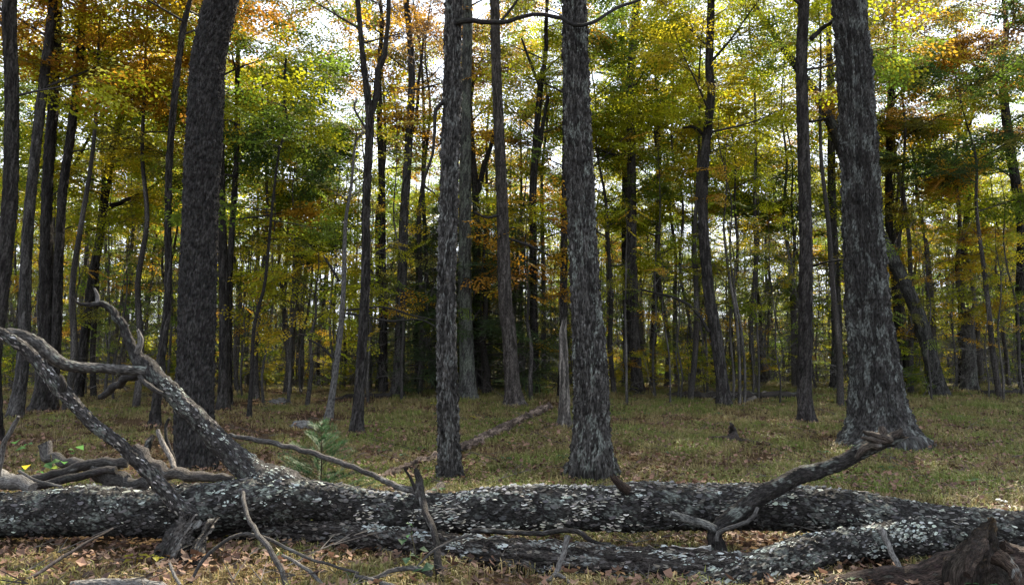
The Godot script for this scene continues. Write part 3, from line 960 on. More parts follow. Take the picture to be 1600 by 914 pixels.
	tree_at("maple_tree", "slim dark trunk behind the forked one, left of the centre", [[598, 617, 7.5], [598, 500, 6.5], [596, 400, 6], [597, 300, 5.5], [594, 200, 5], [592, 100, 4]], L.call({"tint": dark, "H": 17.0, "low": 9.0, "reach": 2.6, "sprays": 130, "mix": "rust", "crown": {"spray": "spray_thin"}}))
	tree_at("maple_tree", "dark trunk with a bright right edge at its foot, left of the centre", [[620, 622, 9.5], [624, 540, 8.5], [628, 457, 8], [631, 350, 7.5], [636, 250, 7], [643, 120, 6], [638, 30, 5]], L.call({"tint": grey, "flare": 0.6, "H": 18.0, "low": 9.5, "reach": 3.0, "sprays": 110, "mix": "rust", "crown": {"spray": "spray_thin"}, "limbs_px": [[[637, 225, 3.5], [650, 180, 3], [655, 120, 2.5], [662, 60, 2]]]}))
	tree_at("oak_tree", "pale grey lichened trunk standing behind the slim furrowed trunk", [[731, 625, 15], [729, 560, 12], [726, 457, 11], [727, 300, 10], [728, 150, 9], [730, 0, 8.5]], L.call({"tint": Color(0.1, 0.102, 0.097), "spot_k": 2.0, "spot_cut": 0.05, "spot": Color(0.17, 0.19, 0.16), "H": 20.0, "low": 12.0, "reach": 3.5, "sprays": 50, "mix": "rust"}))
	tree_at("maple_tree", "dark forked trunk behind the pale lichened one, near the hemlocks", [[744, 612, 8], [745, 520, 7], [745, 400, 6.5], [743, 300, 6], [738, 230, 4.5], [735, 160, 3.5]], L.call({"tint": dark, "H": 15.0, "low": 6.5, "reach": 2.8, "sprays": 120, "mix": "rust", "limbs_px": [[[744, 310, 4.5], [755, 265, 4], [768, 225, 3.2], [775, 190, 2.5]]]}))
	tree_at("oak_tree", "smooth straight brown-grey trunk between the slim and the thick trunk", [[803, 636, 14], [800, 590, 12], [795, 520, 11.5], [789, 457, 11], [784, 300, 9.5], [776, 120, 8.5], [773, 0, 8]], L.call({"tint": Color(0.08, 0.072, 0.067), "flare": 0.5, "H": 20.0, "low": 12.0, "reach": 3.0, "sprays": 60, "mix": "olive", "limbs_px": [[[778, 335, 2.5, 0.2], [760, 340, 2, 0.3], [740, 330, 1.5, 0.4]], [[786, 370, 2.5], [830, 385, 2], [860, 400, 1.3]]]}))
	tree_at("maple_tree", "dark slim trunk that forks high up, left of the thick oak", [[838, 618, 7.5], [835, 520, 6.5], [833, 400, 6], [833, 290, 6], [843, 150, 5], [853, 80, 4]], L.call({"tint": dark, "H": 16.0, "low": 8.0, "reach": 3.0, "sprays": 170, "mix": "turning", "limbs_px": [[[835, 270, 4], [848, 200, 3.4], [856, 150, 2.8]], [[845, 140, 3], [830, 100, 2.4], [815, 60, 1.8]]]}))
	var snag := tree_at("dead_tree", "short broken grey snag, bare of bark, beside the left of the thick oak", [[882, 646, 9.5], [882, 600, 8], [881, 560, 7.5], [880, 520, 6.5], [881, 508, 4]], {"tint": Color(0.12, 0.11, 0.1), "tones": 1.2, "bark": "bare wood", "sides": 32, "step": 0.06, "amp": 0.03, "kx": 20.0, "ky": 2.0, "flare": 0.4, "jag": 1.5, "z": -17.5})
	snag.set_meta("category", "snag")
	tree_at("maple_tree", "dark trunk behind the broken snag", [[878, 622, 7], [880, 520, 6.5], [881, 400, 6], [883, 300, 5.5], [884, 150, 5]], L.call({"tint": dark, "H": 15.0, "low": 6.0, "reach": 3.0, "sprays": 130, "mix": "turning"}))
	tree_at("oak_tree", "dark straight trunk right behind the brown-grey one, right of the thick oak", [[980, 603, 7.7], [980, 500, 6.8], [978, 400, 6.3], [977, 200, 5.4]], L.call({"tint": dark, "H": 20.0, "low": 8.0, "reach": 3.4, "sprays": 260, "mix": "lime"}))
	tree_at("oak_tree", "brown-grey trunk with a slight lean, first right of the thick oak", [[997, 617, 10.5], [993, 540, 8.5], [987, 400, 8], [988, 300, 7.5], [985, 150, 7], [990, 50, 6.5], [995, 0, 6]], L.call({"tint": Color(0.07, 0.065, 0.062), "H": 17.0, "low": 7.0, "reach": 3.6, "sprays": 300, "mix": "lime", "limbs_px": [[[989, 165, 4], [1010, 185, 3.5], [1035, 195, 3], [1066, 210, 2.4]], [[984, 240, 2.5], [965, 243, 2], [940, 235, 1.6]]]}))
	tree_at("maple_tree", "thin straight trunk in the gap between the thick oak and the bowed trunk", [[1020, 594, 5.5], [1023, 500, 5], [1027, 400, 4.5], [1030, 250, 4]], L.call({"tint": dark, "H": 18.0, "low": 6.0, "reach": 3.0, "sprays": 200, "mix": "lime"}))
	tree_at("maple_tree", "bowed dark trunk that bends left halfway up, between the thick oak and the big oak", [[1133, 636, 11], [1127, 580, 9.5], [1120, 520, 9.5], [1110, 457, 9], [1104, 400, 9], [1098, 330, 8], [1101, 240, 7.5], [1111, 150, 7], [1109, 100, 7], [1113, 0, 6.5]], L.call({"tint": Color(0.055, 0.052, 0.05), "H": 14.5, "low": 7.5, "reach": 3.2, "sprays": 220, "mix": "lime", "limbs_px": [[[1108, 519, 3], [1090, 490, 2.8], [1062, 468, 2.4], [1000, 452, 1.6]], [[1100, 210, 3], [1085, 198, 2.5], [1068, 200, 2]]]}))
	tree_at("oak_tree", "straight black-brown trunk left of the big oak", [[1261, 663, 12.5], [1260, 600, 11.5], [1259, 500, 11], [1257, 380, 10.5], [1256, 230, 10], [1256, 100, 9.5], [1258, 0, 9]], L.call({"tint": Color(0.05, 0.046, 0.044), "H": 17.0, "low": 8.5, "reach": 3.6, "sprays": 240, "mix": "turning", "sides": 28, "limbs_px": [[[1268, 60, 4], [1285, 45, 3.4], [1305, 30, 3, 0.8]], [[1266, 190, 2.5], [1280, 188, 2], [1300, 182, 1.5, 0.6]], [[1262, 420, 2], [1270, 416, 2], [1300, 408, 1.6, 0.8], [1330, 405, 1.2, 1.0]]]}))
	tree_at("oak_tree", "leaning broken tree that crosses behind the big oak from lower right to upper left", [[1470, 622, 13], [1458, 580, 11.5], [1436, 500, 10.5], [1404, 420, 10], [1360, 330, 9], [1318, 240, 8.5], [1306, 210, 8.5], [1281, 160, 8], [1246, 110, 6.5], [1206, 50, 5], [1176, 0, 4]], L.call({"tint": Color(0.065, 0.065, 0.062), "spot_k": 3.0, "spot_cut": 0.42, "spot": Color(0.14, 0.15, 0.13), "H": 0.0, "sprays": 0}))
	var broken := tree_at("dead_tree", "broken lichened snag near the right edge with a jagged pale top", [[1516, 612, 11.5], [1516, 560, 10.5], [1516, 510, 10], [1516, 492, 8]], L.call({"tint": Color(0.1, 0.097, 0.09), "jag": 1.2, "spot_k": 3.0, "spot_cut": 0.4, "spot": Color(0.15, 0.16, 0.14), "end_tint": Color(0.4, 0.27, 0.16)}))
	broken.set_meta("category", "snag")
	tree_at("maple_tree", "dark slim trunk rising behind the broken snag near the right edge", [[1502, 604, 5.5], [1503, 500, 5], [1506, 440, 5], [1513, 300, 4.5], [1515, 250, 4]], L.call({"tint": dark, "H": 13.0, "low": 5.0, "reach": 3.2, "sprays": 300, "mix": "olive", "crown": {"rise": 0.3, "limbs": 14}}))
	tree_at("maple_tree", "dark trunk showing just right of the big oak", [[1412, 610, 8], [1405, 520, 7], [1396, 420, 6.5], [1391, 330, 6], [1391, 150, 5]], L.call({"tint": dark, "H": 17.0, "low": 7.0, "reach": 3.4, "sprays": 240, "mix": "fire"}))
	tree_at("oak_tree", "grey trunk seen between the black-brown trunk and the big oak", [[1307, 610, 9], [1307, 520, 8], [1306, 400, 7], [1301, 300, 6.5], [1298, 150, 6]], L.call({"tint": grey, "H": 18.0, "low": 8.0, "reach": 3.0, "sprays": 200, "mix": "olive"}))
	tree_at("oak_tree", "dark trunk at the far right edge", [[1604, 612, 9], [1600, 480, 8], [1596, 350, 7.5], [1576, 220, 7], [1570, 100, 6]], L.call({"tint": dark, "H": 16.0, "low": 6.0, "reach": 3.4, "sprays": 300, "mix": "green"}))
	# leafy understory, by place across the picture and distance
	var U := [
		# px, distance, height, lowest limb, reach, sprays, mix, label
		[60, 23, 10.5, 4.5, 2.6, 260, "lime", "yellow-green maple behind the left cluster of trunks"],
		[150, 25, 12.0, 6.0, 3.0, 360, "lime", "bright yellow-green maple left of the slim straight trunk"],
		[215, 21, 12.5, 7.5, 2.6, 300, "fire", "orange crowned maple high on the left"],
		[105, 20, 12.0, 8.0, 2.6, 260, "fire", "gold and orange maple above the left cluster"],
		[405, 24, 11.0, 5.0, 2.8, 380, "green", "dark green leafy maple right of the large leaning trunk"],
		[445, 27, 9.0, 3.0, 2.6, 280, "green", "green maple with yellow tips behind the pale bare sapling"],
		[350, 30, 14.5, 8.0, 3.0, 260, "fire", "orange topped maple above the dark green one on the left"],
		[480, 21, 4.6, 1.4, 1.5, 110, "lime", "small yellow-green understory maple left of the pine seedling"],
		[590, 30, 16.5, 8.5, 2.6, 190, "rust", "sparse rust-leaved tree left of the centre"],
		[655, 26, 14.5, 8.0, 2.6, 190, "rust", "thin rusty crown above the trunks left of the centre"],
		[760, 32, 16.0, 8.5, 3.0, 230, "rust", "orange-brown crown between the slim trunk and the thick oak"],
		[850, 30, 15.5, 5.0, 3.0, 260, "turning", "green and orange tree behind the left side of the thick oak"],
		[830, 24, 6.0, 3.0, 1.6, 90, "fire", "small orange-leaved maple in front of the hemlocks"],
		[960, 27, 12.5, 4.0, 3.0, 380, "lime", "bright lime tree right behind the thick oak"],
		[1040, 30, 15.0, 4.5, 3.2, 420, "lime", "lime-yellow tree in the middle of the right half"],
		[1075, 24, 12.5, 7.5, 2.6, 240, "lime", "yellow-green crown left of the bowed trunk"],
		[1120, 34, 13.0, 3.5, 3.0, 300, "green", "green tree behind the bowed trunk"],
		[1190, 34, 11.5, 5.5, 3.0, 260, "fire", "orange-yellow rounded crown in the gap left of the black-brown trunk"],
		[1240, 30, 8.0, 2.5, 2.6, 220, "green", "low green tree behind the black-brown trunk"],
		[1420, 26, 13.0, 7.0, 3.4, 340, "fire", "orange-yellow crown right of the big oak"],
		[1500, 28, 14.5, 8.5, 3.4, 320, "rust", "orange-brown crown at the upper right"],
		[1560, 24, 11.0, 6.0, 3.0, 320, "deep", "dark green crown at the right edge"],
		[1450, 27, 7.0, 2.0, 2.6, 240, "straw", "yellow-leaved low maple right of the leaning tree"],
		[1575, 30, 8.5, 2.0, 2.8, 240, "lime", "light green low tree at the right edge"],
		[1340, 33, 9.5, 2.5, 2.8, 220, "lime", "light green tree hidden in part by the big oak"],
		[700, 34, 7.0, 1.5, 2.2, 120, "straw", "thin yellow-leaved tree in the hemlock shade"],
		[260, 32, 9.0, 2.5, 2.6, 180, "straw", "yellow-leaved tree behind the slim straight trunk"],
		[20, 30, 8.0, 1.5, 2.6, 160, "straw", "yellow-leaved tree at the left edge"],
		[1310, 22, 13.0, 8.5, 2.6, 180, "olive", "olive crown above the black-brown trunk and the big oak"],
		[900, 36, 17.0, 8.0, 3.2, 240, "turning", "tall mixed green and orange tree behind the thick oak"],
	]
	for i in U.size():
		var u: Array = U[i]
		var p := on_plane(u[0], 560, -u[1])
		grown("understory_tree", u[7], on_ground(p.x, p.z), u[2], 0.05 + 0.004 * u[2], {"low": u[3], "reach": u[4], "sprays": u[5], "mix": u[6], "sides": 9, "group": "leafy understory trees",
			"crown": {"limbs": 13, "rise": 0.32, "spray": ["spray_a", "spray_b", "spray_m"][i % 3]}})
	# hemlocks
	var hem := [[690, 27, 7.5, "dark hemlock left of the slim furrowed trunk"], [760, 25.5, 6.5, "dark hemlock behind the brown-grey trunk"], [650, 31, 7.0, "smaller dark hemlock left of the centre"], [805, 31, 6.5, "dark hemlock farther back, left of the thick oak"], [725, 33, 10.0, "tallest dark hemlock, behind the pale lichened trunk"]]
	for h in hem:
		var p := on_plane(h[0], 560, -h[1])
		grown("hemlock_tree", h[3], on_ground(p.x, p.z), h[2], 0.14, {"low": 0.5, "reach": 2.5, "sprays": 340, "mix": "hemlock", "group": "dark hemlocks", "tint": Color(0.05, 0.045, 0.042), "crown": {"limbs": 38, "conifer": true, "spray": "needles", "size": 1.25}})

const MARK := [[-400, ""], [18, "the left edge"], [67, "the shaggy trunk"], [130, "the slender leaning tree"], [246, "the slim straight trunk"], [304, "the large leaning trunk"], [390, "the thin leaning sapling"], [520, "the pale bare sapling"], [565, "the forked slim trunk"], [620, "the trunk with a bright edge"],
	[702, "the slim furrowed trunk"], [798, "the brown-grey trunk"], [923, "the thick oak"], [994, "the trunk beyond it"], [1125, "the bowed trunk"], [1260, "the black-brown trunk"], [1374, "the big oak"], [1460, "the leaning broken tree"], [1516, "the broken lichened snag"], [1600, "the right edge"], [4000, ""]]

func seen_between(px: float) -> String:
	for i in MARK.size() - 1:
		if px < MARK[i + 1][0]:
			if i == 0: return "just outside the left edge"
			if i == MARK.size() - 2: return "just outside the right edge"
			return "between %s and %s" % [MARK[i][1], MARK[i + 1][1]]
	return ""

func far_trees() -> void:
	# slender trunks of the far wood
	var protos := []
	var hues := []
	for i in 8:
		var mix: String = ["lime", "green", "olive", "turning", "straw", "green", "lime", "lime"][i]
		hues.append({"lime": "lime", "green": "green", "olive": "olive", "turning": "mottled", "straw": "yellow", "fire": "orange"}[mix])
		var H := rng.randf_range(10.0, 17.0)
		var t := grown("slender_tree", "slender tree of the far wood", Vector3.ZERO, H, rng.randf_range(0.05, 0.11), {"low": H * rng.randf_range(0.4, 0.6), "reach": 2.0, "sprays": 78, "mix": mix, "group": "slender trees of the far wood", "sides": 6, "tint": Color(0.08, 0.075, 0.07) * rng.randf_range(0.8, 1.5), "crown": {"limbs": 9, "parts": false, "rise": 0.5, "size": 1.25, "spray": ["spray_a", "spray_b"][i % 2]}})
		protos.append(t)
	var n := 0
	for i in 190:
		var d := 27.0 + 33.0 * pow(rng.randf(), 0.9)
		var px := rng.randf_range(-120, 1720)
		if px > 470 and px < 560 and rng.randf() < 0.55: continue
		var p := on_plane(px, 580, -d)
		var at := on_ground(p.x, p.z)
		var k := rng.randi() % protos.size()
		if n < protos.size():
			k = n
			protos[n].position = at
			protos[n].set_meta("label", "slim %s-leaved far tree %s" % [hues[k], seen_between(px)])
		else:
			copy(protos[k], at, rng.randf() * TAU, rng.randf_range(0.8, 1.2), "slim %s-leaved far tree %s" % [hues[k], seen_between(px)])
		n += 1
	# bare poles and saplings under them
	var poles := []
	for i in 5:
		poles.append(grown("sapling", "thin sapling of the far wood", Vector3.ZERO, rng.randf_range(5.0, 10.0), 0.045, {"low": 1.8, "reach": 1.0, "sprays": 16, "mix": ["lime", "green", "straw", "olive", "green"][i], "group": "thin saplings of the far wood", "sides": 5, "category": "sapling", "tint": Color(0.1, 0.095, 0.09), "crown": {"limbs": 7, "parts": false, "rise": 0.4, "size": 0.85, "spray": "spray_b"}}))
	for i in 250:
		var d := 22.0 + 28.0 * rng.randf()
		var px := rng.randf_range(-80, 1680)
		var p := on_plane(px, 580, -d)
		var said := "thin %s-leaved sapling %s" % [["lime", "green", "yellow", "olive", "green"][i % 5], seen_between(px)]
		if i < 5: poles[i].position = on_ground(p.x, p.z)
		else: copy(poles[i % 5], on_ground(p.x, p.z), rng.randf() * TAU, rng.randf_range(0.6, 1.3), said)
		if i < 5: poles[i].set_meta("label", said)
	# low shrubs at the edge of the clearing
	var shrubs := []
	for i in 4:
		shrubs.append(grown("shrub", "low leafy shrub at the edge of the clearing", Vector3.ZERO, rng.randf_range(1.0, 1.9), 0.014, {"low": 0.2, "reach": 0.9, "sprays": 44, "mix": ["lime", "green", "straw", "green"][i], "group": "low shrubs at the edge of the clearing", "sides": 5, "category": "shrub", "crown": {"limbs": 8, "parts": false, "rise": 0.6, "size": 0.6, "spray": "spray_b"}}))
	for i in 70:
		var d := 25.0 + 16.0 * rng.randf()
		var px := rng.randf_range(-60, 1660)
		var p := on_plane(px, 580, -d)
		var said := "low %s shrub %s" % [["lime", "green", "yellow", "green"][i % 4], seen_between(px)]
		if i < 4: shrubs[i].position = on_ground(p.x, p.z)
		else: copy(shrubs[i % 4], on_ground(p.x, p.z), rng.randf() * TAU, rng.randf_range(0.6, 1.4), said)
		if i < 4: shrubs[i].set_meta("label", said)
	# the wood beyond
	var where := []
	var tints := []
	var pale := ["green", "olive", "dark", "green", "lime", "straw", "rust"]
	for i in 29000:
		var d := 52.0 + 50.0 * rng.randf()
		var px := rng.randf_range(-250, 1850)
		var p := on_plane(px, 560, -d)
		var tall := 10.5 + 6.0 * hump.get_noise_2d(px * 0.35, 7.0) * 1.6
		if px > 440 and px < 600: tall *= 0.75
		var y := tall * pow(rng.randf(), 0.8) if i < 18000 else rng.randf_range(0.0, 4.5)
		where.append(Transform3D((Basis(Vector3.UP, rng.randf() * TAU) * Basis(Vector3.RIGHT, rng.randf_range(-0.6, 0.6))).scaled(Vector3.ONE * rng.randf_range(1.4, 2.4)), Vector3(p.x, gh(p.x, p.z) + y, p.z)))
		var key: String = pale[int(absf(hump.get_noise_3d(p.x * 3.0, y * 6.0, p.z * 3.0)) * 14.0) % pale.size()]
		var c: Color = LEAF[key] if LEAF.has(key) else leaf_color(key)
		tints.append(c * rng.randf_range(0.7, 1.25))
	tag(many("far_foliage", MESH["spray_b"], M["leaf"], where, tints), "mass of foliage of the wood far behind", "wood", "", "stuff")
	where = []
	tints = []
	for i in 7000:
		var d := 24.0 + 30.0 * rng.randf()
		var p := on_plane(rng.randf_range(-100, 1700), 560, -d)
		where.append(Transform3D((Basis(Vector3.UP, rng.randf() * TAU) * Basis(Vector3(0, 0, 1), rng.randf_range(-0.2, 1.4)) * Basis(Vector3.RIGHT, rng.randf_range(-1.5, 1.5))).scaled(Vector3.ONE * rng.randf_range(0.9, 2.2)), Vector3(p.x, gh(p.x, p.z) + 5.0 * pow(rng.randf(), 1.4), p.z)))
		tints.append(Color(0.12, 0.115, 0.11) * rng.randf_range(0.5, 2.0))
	tag(many("bare_twigs", bare_spray(), M["smooth bark"], where, tints), "tangle of bare grey twigs under the trees of the far wood", "twigs", "", "stuff")
	var st := []
	for i in 3:
		st.append(tube([Vector3.ZERO, Vector3(0.1, 5, 0.1), Vector3(-0.2, 10, 0.1), Vector3(0.1, 15, 0)], [0.13, 0.1, 0.07, 0.02], {"sides": 5, "step": 5.0, "tint": Color.WHITE}))
	where = []
	tints = []
	for i in 420:
		var d := 50.0 + 45.0 * rng.randf()
		var p := on_plane(rng.randf_range(-200, 1800), 560, -d)
		where.append(Transform3D(Basis(Vector3.UP, rng.randf() * TAU) * Basis(Vector3.RIGHT, rng.randf_range(-0.06, 0.06)).scaled(Vector3.ONE * rng.randf_range(0.6, 1.2)), on_ground(p.x, p.z) - Vector3.UP * 0.3))
		tints.append(Color(0.09, 0.085, 0.08) * rng.randf_range(0.7, 1.6))
	tag(many("far_trunks", st[0], M["smooth bark"], where, tints), "crowd of thin trunks of the wood far behind", "wood", "", "stuff")

func fallen_tree() -> void:
	var grey := Color(0.04, 0.038, 0.036)
	var pale := Color(0.2, 0.22, 0.2)
	var S := [[-90, 808, 35.3, 7.1], [0, 805, 35.3, 7.1], [130, 798, 38.1, 7.05], [220, 801, 36.3, 7.0], [290, 799, 39.1, 7.0], [360, 790, 37.2, 6.98], [430, 781, 34.4, 6.95], [520, 786, 29.8, 6.92], [600, 799, 28.8, 6.9], [690, 803, 29.8, 6.9], [770, 798, 32.6, 6.9], [850, 791, 33.9, 6.88], [930, 794, 32.6, 6.85], [1000, 791, 38.1, 6.82], [1100, 791, 35.8, 6.8], [1200, 791, 35.8, 6.75], [1280, 796, 33.5, 6.7], [1350, 805, 36.3, 6.62], [1420, 823, 40.9, 6.55], [1500, 831, 39.1, 6.47], [1600, 838, 37.2, 6.35], [1720, 850, 35.3, 6.2]]
	var t := thing("fallen_tree", "long fallen tree across the foreground, scaly dark bark studded with pale shelf fungi", "fallen tree", Vector3.ZERO)
	var bark := {"wob": 0.0, "sides": 84, "step": 0.018, "amp": 0.035, "kx": 26.0, "ky": 22.0, "knob": 0.16, "tint": grey, "spot_k": 5.0, "spot_cut": 0.24, "spot": pale, "mottle": 0.5, "tones": 0.8}
	part("trunk", stick_mesh(S, bark), M["scaly bark"], t)
	var shelf_ := shelf()
	var plate_ := plate()
	var cream := [Color(0.32, 0.3, 0.26), Color(0.4, 0.385, 0.34), Color(0.24, 0.225, 0.2), Color(0.48, 0.465, 0.42)]
	var greys := [Color(0.034, 0.032, 0.03), Color(0.048, 0.045, 0.043), Color(0.025, 0.024, 0.023), Color(0.07, 0.066, 0.063)]
	var lichens := [Color(0.24, 0.26, 0.23), Color(0.3, 0.32, 0.285), Color(0.16, 0.175, 0.155)]
	scatter_on("bark_plates", plate_, "plate", 7000, Vector2(0.012, 0.034), greys, t, {"down": -0.85, "deep": 0.6, "flat": 1})
	scatter_on("lichen", plate_, "plate", 1700, Vector2(0.007, 0.03), lichens, t, {"down": -0.25, "deep": 0.4, "clump": 0.27, "flat": 1})
	scatter_on("shelf_fungi", shelf_, "fungus", 1300, Vector2(0.008, 0.027), cream, t, {"from": 0.39, "to": 0.64, "down": -0.8, "clump": 0.02})
	scatter_on("shelf_fungi", shelf_, "fungus", 1300, Vector2(0.008, 0.024), [Color(0.14, 0.135, 0.125), Color(0.2, 0.195, 0.18), Color(0.3, 0.29, 0.26)], t, {"from": 0.58, "to": 1.0, "down": -0.5, "clump": 0.05})
	scatter_on("shelf_fungi", shelf_, "fungus", 260, Vector2(0.01, 0.02), cream, t, {"from": 0.0, "to": 0.4, "down": -0.4, "clump": 0.1})
	var limb := {"wob": 0.15, "sides": 40, "step": 0.02, "amp": 0.016, "kx": 34.0, "ky": 26.0, "knob": 0.22, "tint": Color(0.07, 0.066, 0.064), "tones": 0.8, "spot_k": 6.0, "spot_cut": 0.36, "spot": pale, "mottle": 0.5}
	var wet := limb.duplicate()
	wet.merge({"tint": Color(0.04, 0.037, 0.035), "spot_cut": 0.34}, true)
	# the fork towards the viewer on the right
	part("fork", stick_mesh([[1470, 836, 34, 6.5], [1430, 842, 36, 6.4], [1385, 847, 29, 6.3], [1340, 851, 26, 6.2], [1290, 858, 28, 6.05], [1240, 872, 29, 5.92], [1180, 896, 31, 5.75], [1120, 925, 31, 5.6], [1040, 965, 30, 5.45]], bark), M["scaly bark"], t)
	scatter_on("bark_plates", plate_, "plate", 1900, Vector2(0.009, 0.025), greys + [Color(0.15, 0.14, 0.13)], t, {"down": -0.8, "deep": 0.6, "flat": 1})
	scatter_on("lichen", plate_, "plate", 1500, Vector2(0.008, 0.028), lichens, t, {"down": -0.3, "deep": 0.4, "clump": 0.2, "flat": 1})
	scatter_on("shelf_fungi", shelf_, "fungus", 220, Vector2(0.008, 0.018), cream, t, {"down": -0.4})
	# the raised broken limb on the right
	var l := part("broken_limb", stick_mesh([[1127, 900, 12, 6.3], [1123, 860, 12.5, 6.32], [1118, 832, 11.8, 6.35], [1150, 803, 15.1, 6.38], [1200, 768, 14.3, 6.4], [1250, 743, 13.0, 6.4], [1300, 728, 10.5, 6.4], [1340, 710, 10.5, 6.38], [1368, 694, 11.8, 6.36], [1392, 688, 10.1, 6.35], [1404, 683, 6.7, 6.35]], wet.merged({"jag": 0.8, "knob": 0.35, "end_tint": Color(0.2, 0.16, 0.12)}, true)), M["scaly bark"], t)
	part("twig", stick_mesh([[1120, 828, 7, 6.3], [1098, 818, 6, 6.28], [1075, 812, 6, 6.26], [1048, 802, 5, 6.25]], {"tint": Color(0.17, 0.17, 0.16), "spot_k": 8.0, "spot_cut": 0.1, "spot": Color(0.04, 0.04, 0.04)}), M["smooth bark"], l)
	part("twig", stick_mesh([[1121, 845, 3, 6.2], [1124, 834, 3.5, 6.2], [1150, 822, 3.5, 6.2], [1175, 810, 3.5, 6.22], [1185, 795, 3, 6.3]], {"tint": Color(0.12, 0.115, 0.11)}), M["smooth bark"], l)
	var chip := {"tint": Color(0.085, 0.07, 0.058), "knob": 0.5, "sides": 7, "mottle": 0.6}
	for q in [[[1392, 688, 7, 6.33], [1370, 681, 6, 6.3], [1350, 673, 2, 6.28]], [[1385, 692, 6, 6.3], [1362, 687, 5, 6.27], [1346, 684, 1.5, 6.26]], [[1378, 686, 6, 6.33], [1380, 675, 6, 6.33], [1377, 666, 3, 6.34]], [[1388, 690, 8, 6.34], [1402, 680, 7, 6.33], [1410, 669, 2, 6.32]], [[1396, 688, 7, 6.36], [1408, 684, 5, 6.36], [1412, 678, 2, 6.36]], [[1376, 694, 6, 6.28], [1352, 702, 6, 6.27], [1338, 716, 3, 6.27]]]:
		part("splinter", stick_mesh(q, chip), M["bare wood"], l)
	# the two limbs raised on the left
	var a := part("front_limb", stick_mesh([[300, 806, 14.7, 6.8], [283, 796, 13.4, 6.72], [255, 765, 11.4, 6.68], [220, 727, 10.7, 6.64], [185, 695, 10.0, 6.6], [150, 668, 10.4, 6.58], [122, 640, 10.0, 6.55], [97, 612, 11.4, 6.52], [72, 583, 10.0, 6.5], [45, 552, 9.3, 6.48], [15, 529, 8.7, 6.45], [-40, 503, 8.0, 6.4], [-120, 470, 6.7, 6.3]], limb), M["scaly bark"], t)
	scatter_on("bark_curls", plate_, "plate", 420, Vector2(0.008, 0.022), [Color(0.1, 0.09, 0.085), Color(0.2, 0.19, 0.18), Color(0.06, 0.055, 0.05)], a, {"down": -0.9, "deep": 0.9, "flat": 1})
	part("spur", stick_mesh([[98, 612, 6, 6.5], [97, 600, 5, 6.46], [94, 590, 3, 6.44]], {"jag": 1.0, "tint": Color(0.04, 0.037, 0.035)}), M["smooth bark"], a)
	var b := part("back_limb", stick_mesh([[470, 785, 34, 7.0], [430, 765, 37, 7.05], [392, 735, 21.6, 7.1], [350, 700, 17.3, 7.1], [312, 657, 15.1, 7.1], [280, 625, 14.4, 7.08], [250, 596, 14.4, 7.05], [225, 570, 14.4, 7.05], [213, 556, 10.1, 7.05], [205, 541, 7.9, 7.05], [196, 520, 7.2, 7.03], [190, 505, 6.8, 7.0], [179, 496, 6.8, 7.0], [177, 487, 6.5, 7.0], [160, 475, 5.8, 6.98], [140, 476, 4.3, 6.96], [122, 474, 2.9, 6.94], [112, 463, 1.1, 6.92]], limb), M["scaly bark"], t)
	scatter_on("bark_plates", plate_, "plate", 1000, Vector2(0.007, 0.02), greys + [Color(0.16, 0.15, 0.14)], b, {"from": 0.0, "to": 0.6, "down": -0.9, "deep": 0.6, "flat": 1})
	scatter_on("lichen", plate_, "plate", 900, Vector2(0.005, 0.017), lichens, b, {"from": 0.0, "to": 0.62, "down": -0.3, "deep": 0.4, "clump": 0.2, "flat": 1})
	part("side_limb", stick_mesh([[226, 580, 8.6, 7.0], [205, 578, 7.9, 6.95], [160, 576, 7.9, 6.85], [120, 573, 8.3, 6.78], [98, 569, 9.0, 6.74], [78, 555, 10.1, 6.7], [58, 538, 10.1, 6.66], [36, 525, 8.3, 6.62], [14, 519, 6.5, 6.58], [6, 517, 3.6, 6.57]], limb.merged({"amp": 0.01, "tint": Color(0.1, 0.095, 0.09), "spot_cut": 0.3}, true)), M["smooth bark"], b)
	part("stub", stick_mesh([[212, 560, 6, 7.05], [216, 540, 5, 7.0], [218, 527, 4, 6.98], [215, 518, 2, 6.97]], {"jag": 1.2, "tint": Color(0.2, 0.19, 0.18)}), M["smooth bark"], b)
	part("stub", stick_mesh([[150, 475, 4, 6.97], [150, 462, 3, 6.95], [146, 450, 1.5, 6.93]], {"tint": Color(0.2, 0.19, 0.18)}), M["smooth bark"], b)
	part("stub", stick_mesh([[240, 575, 9, 7.15], [205, 588, 7, 7.3], [180, 603, 6.5, 7.4], [157, 620, 5, 7.5]], {"jag": 0.6, "tint": Color(0.05, 0.047, 0.045)}), M["smooth bark"], b)
	part("stub", stick_mesh([[218, 588, 4, 6.95], [232, 603, 4.5, 6.9], [252, 615, 4, 6.95]], {"tint": Color(0.05, 0.047, 0.045)}), M["smooth bark"], b)
	part("knot", stick_mesh([[985, 765, 9, 6.62], [970, 756, 7, 6.6], [962, 748, 4, 6.6]], {"jag": 1.2, "knob": 0.5, "tint": Color(0.05, 0.035, 0.027)}), M["bare wood"], t)

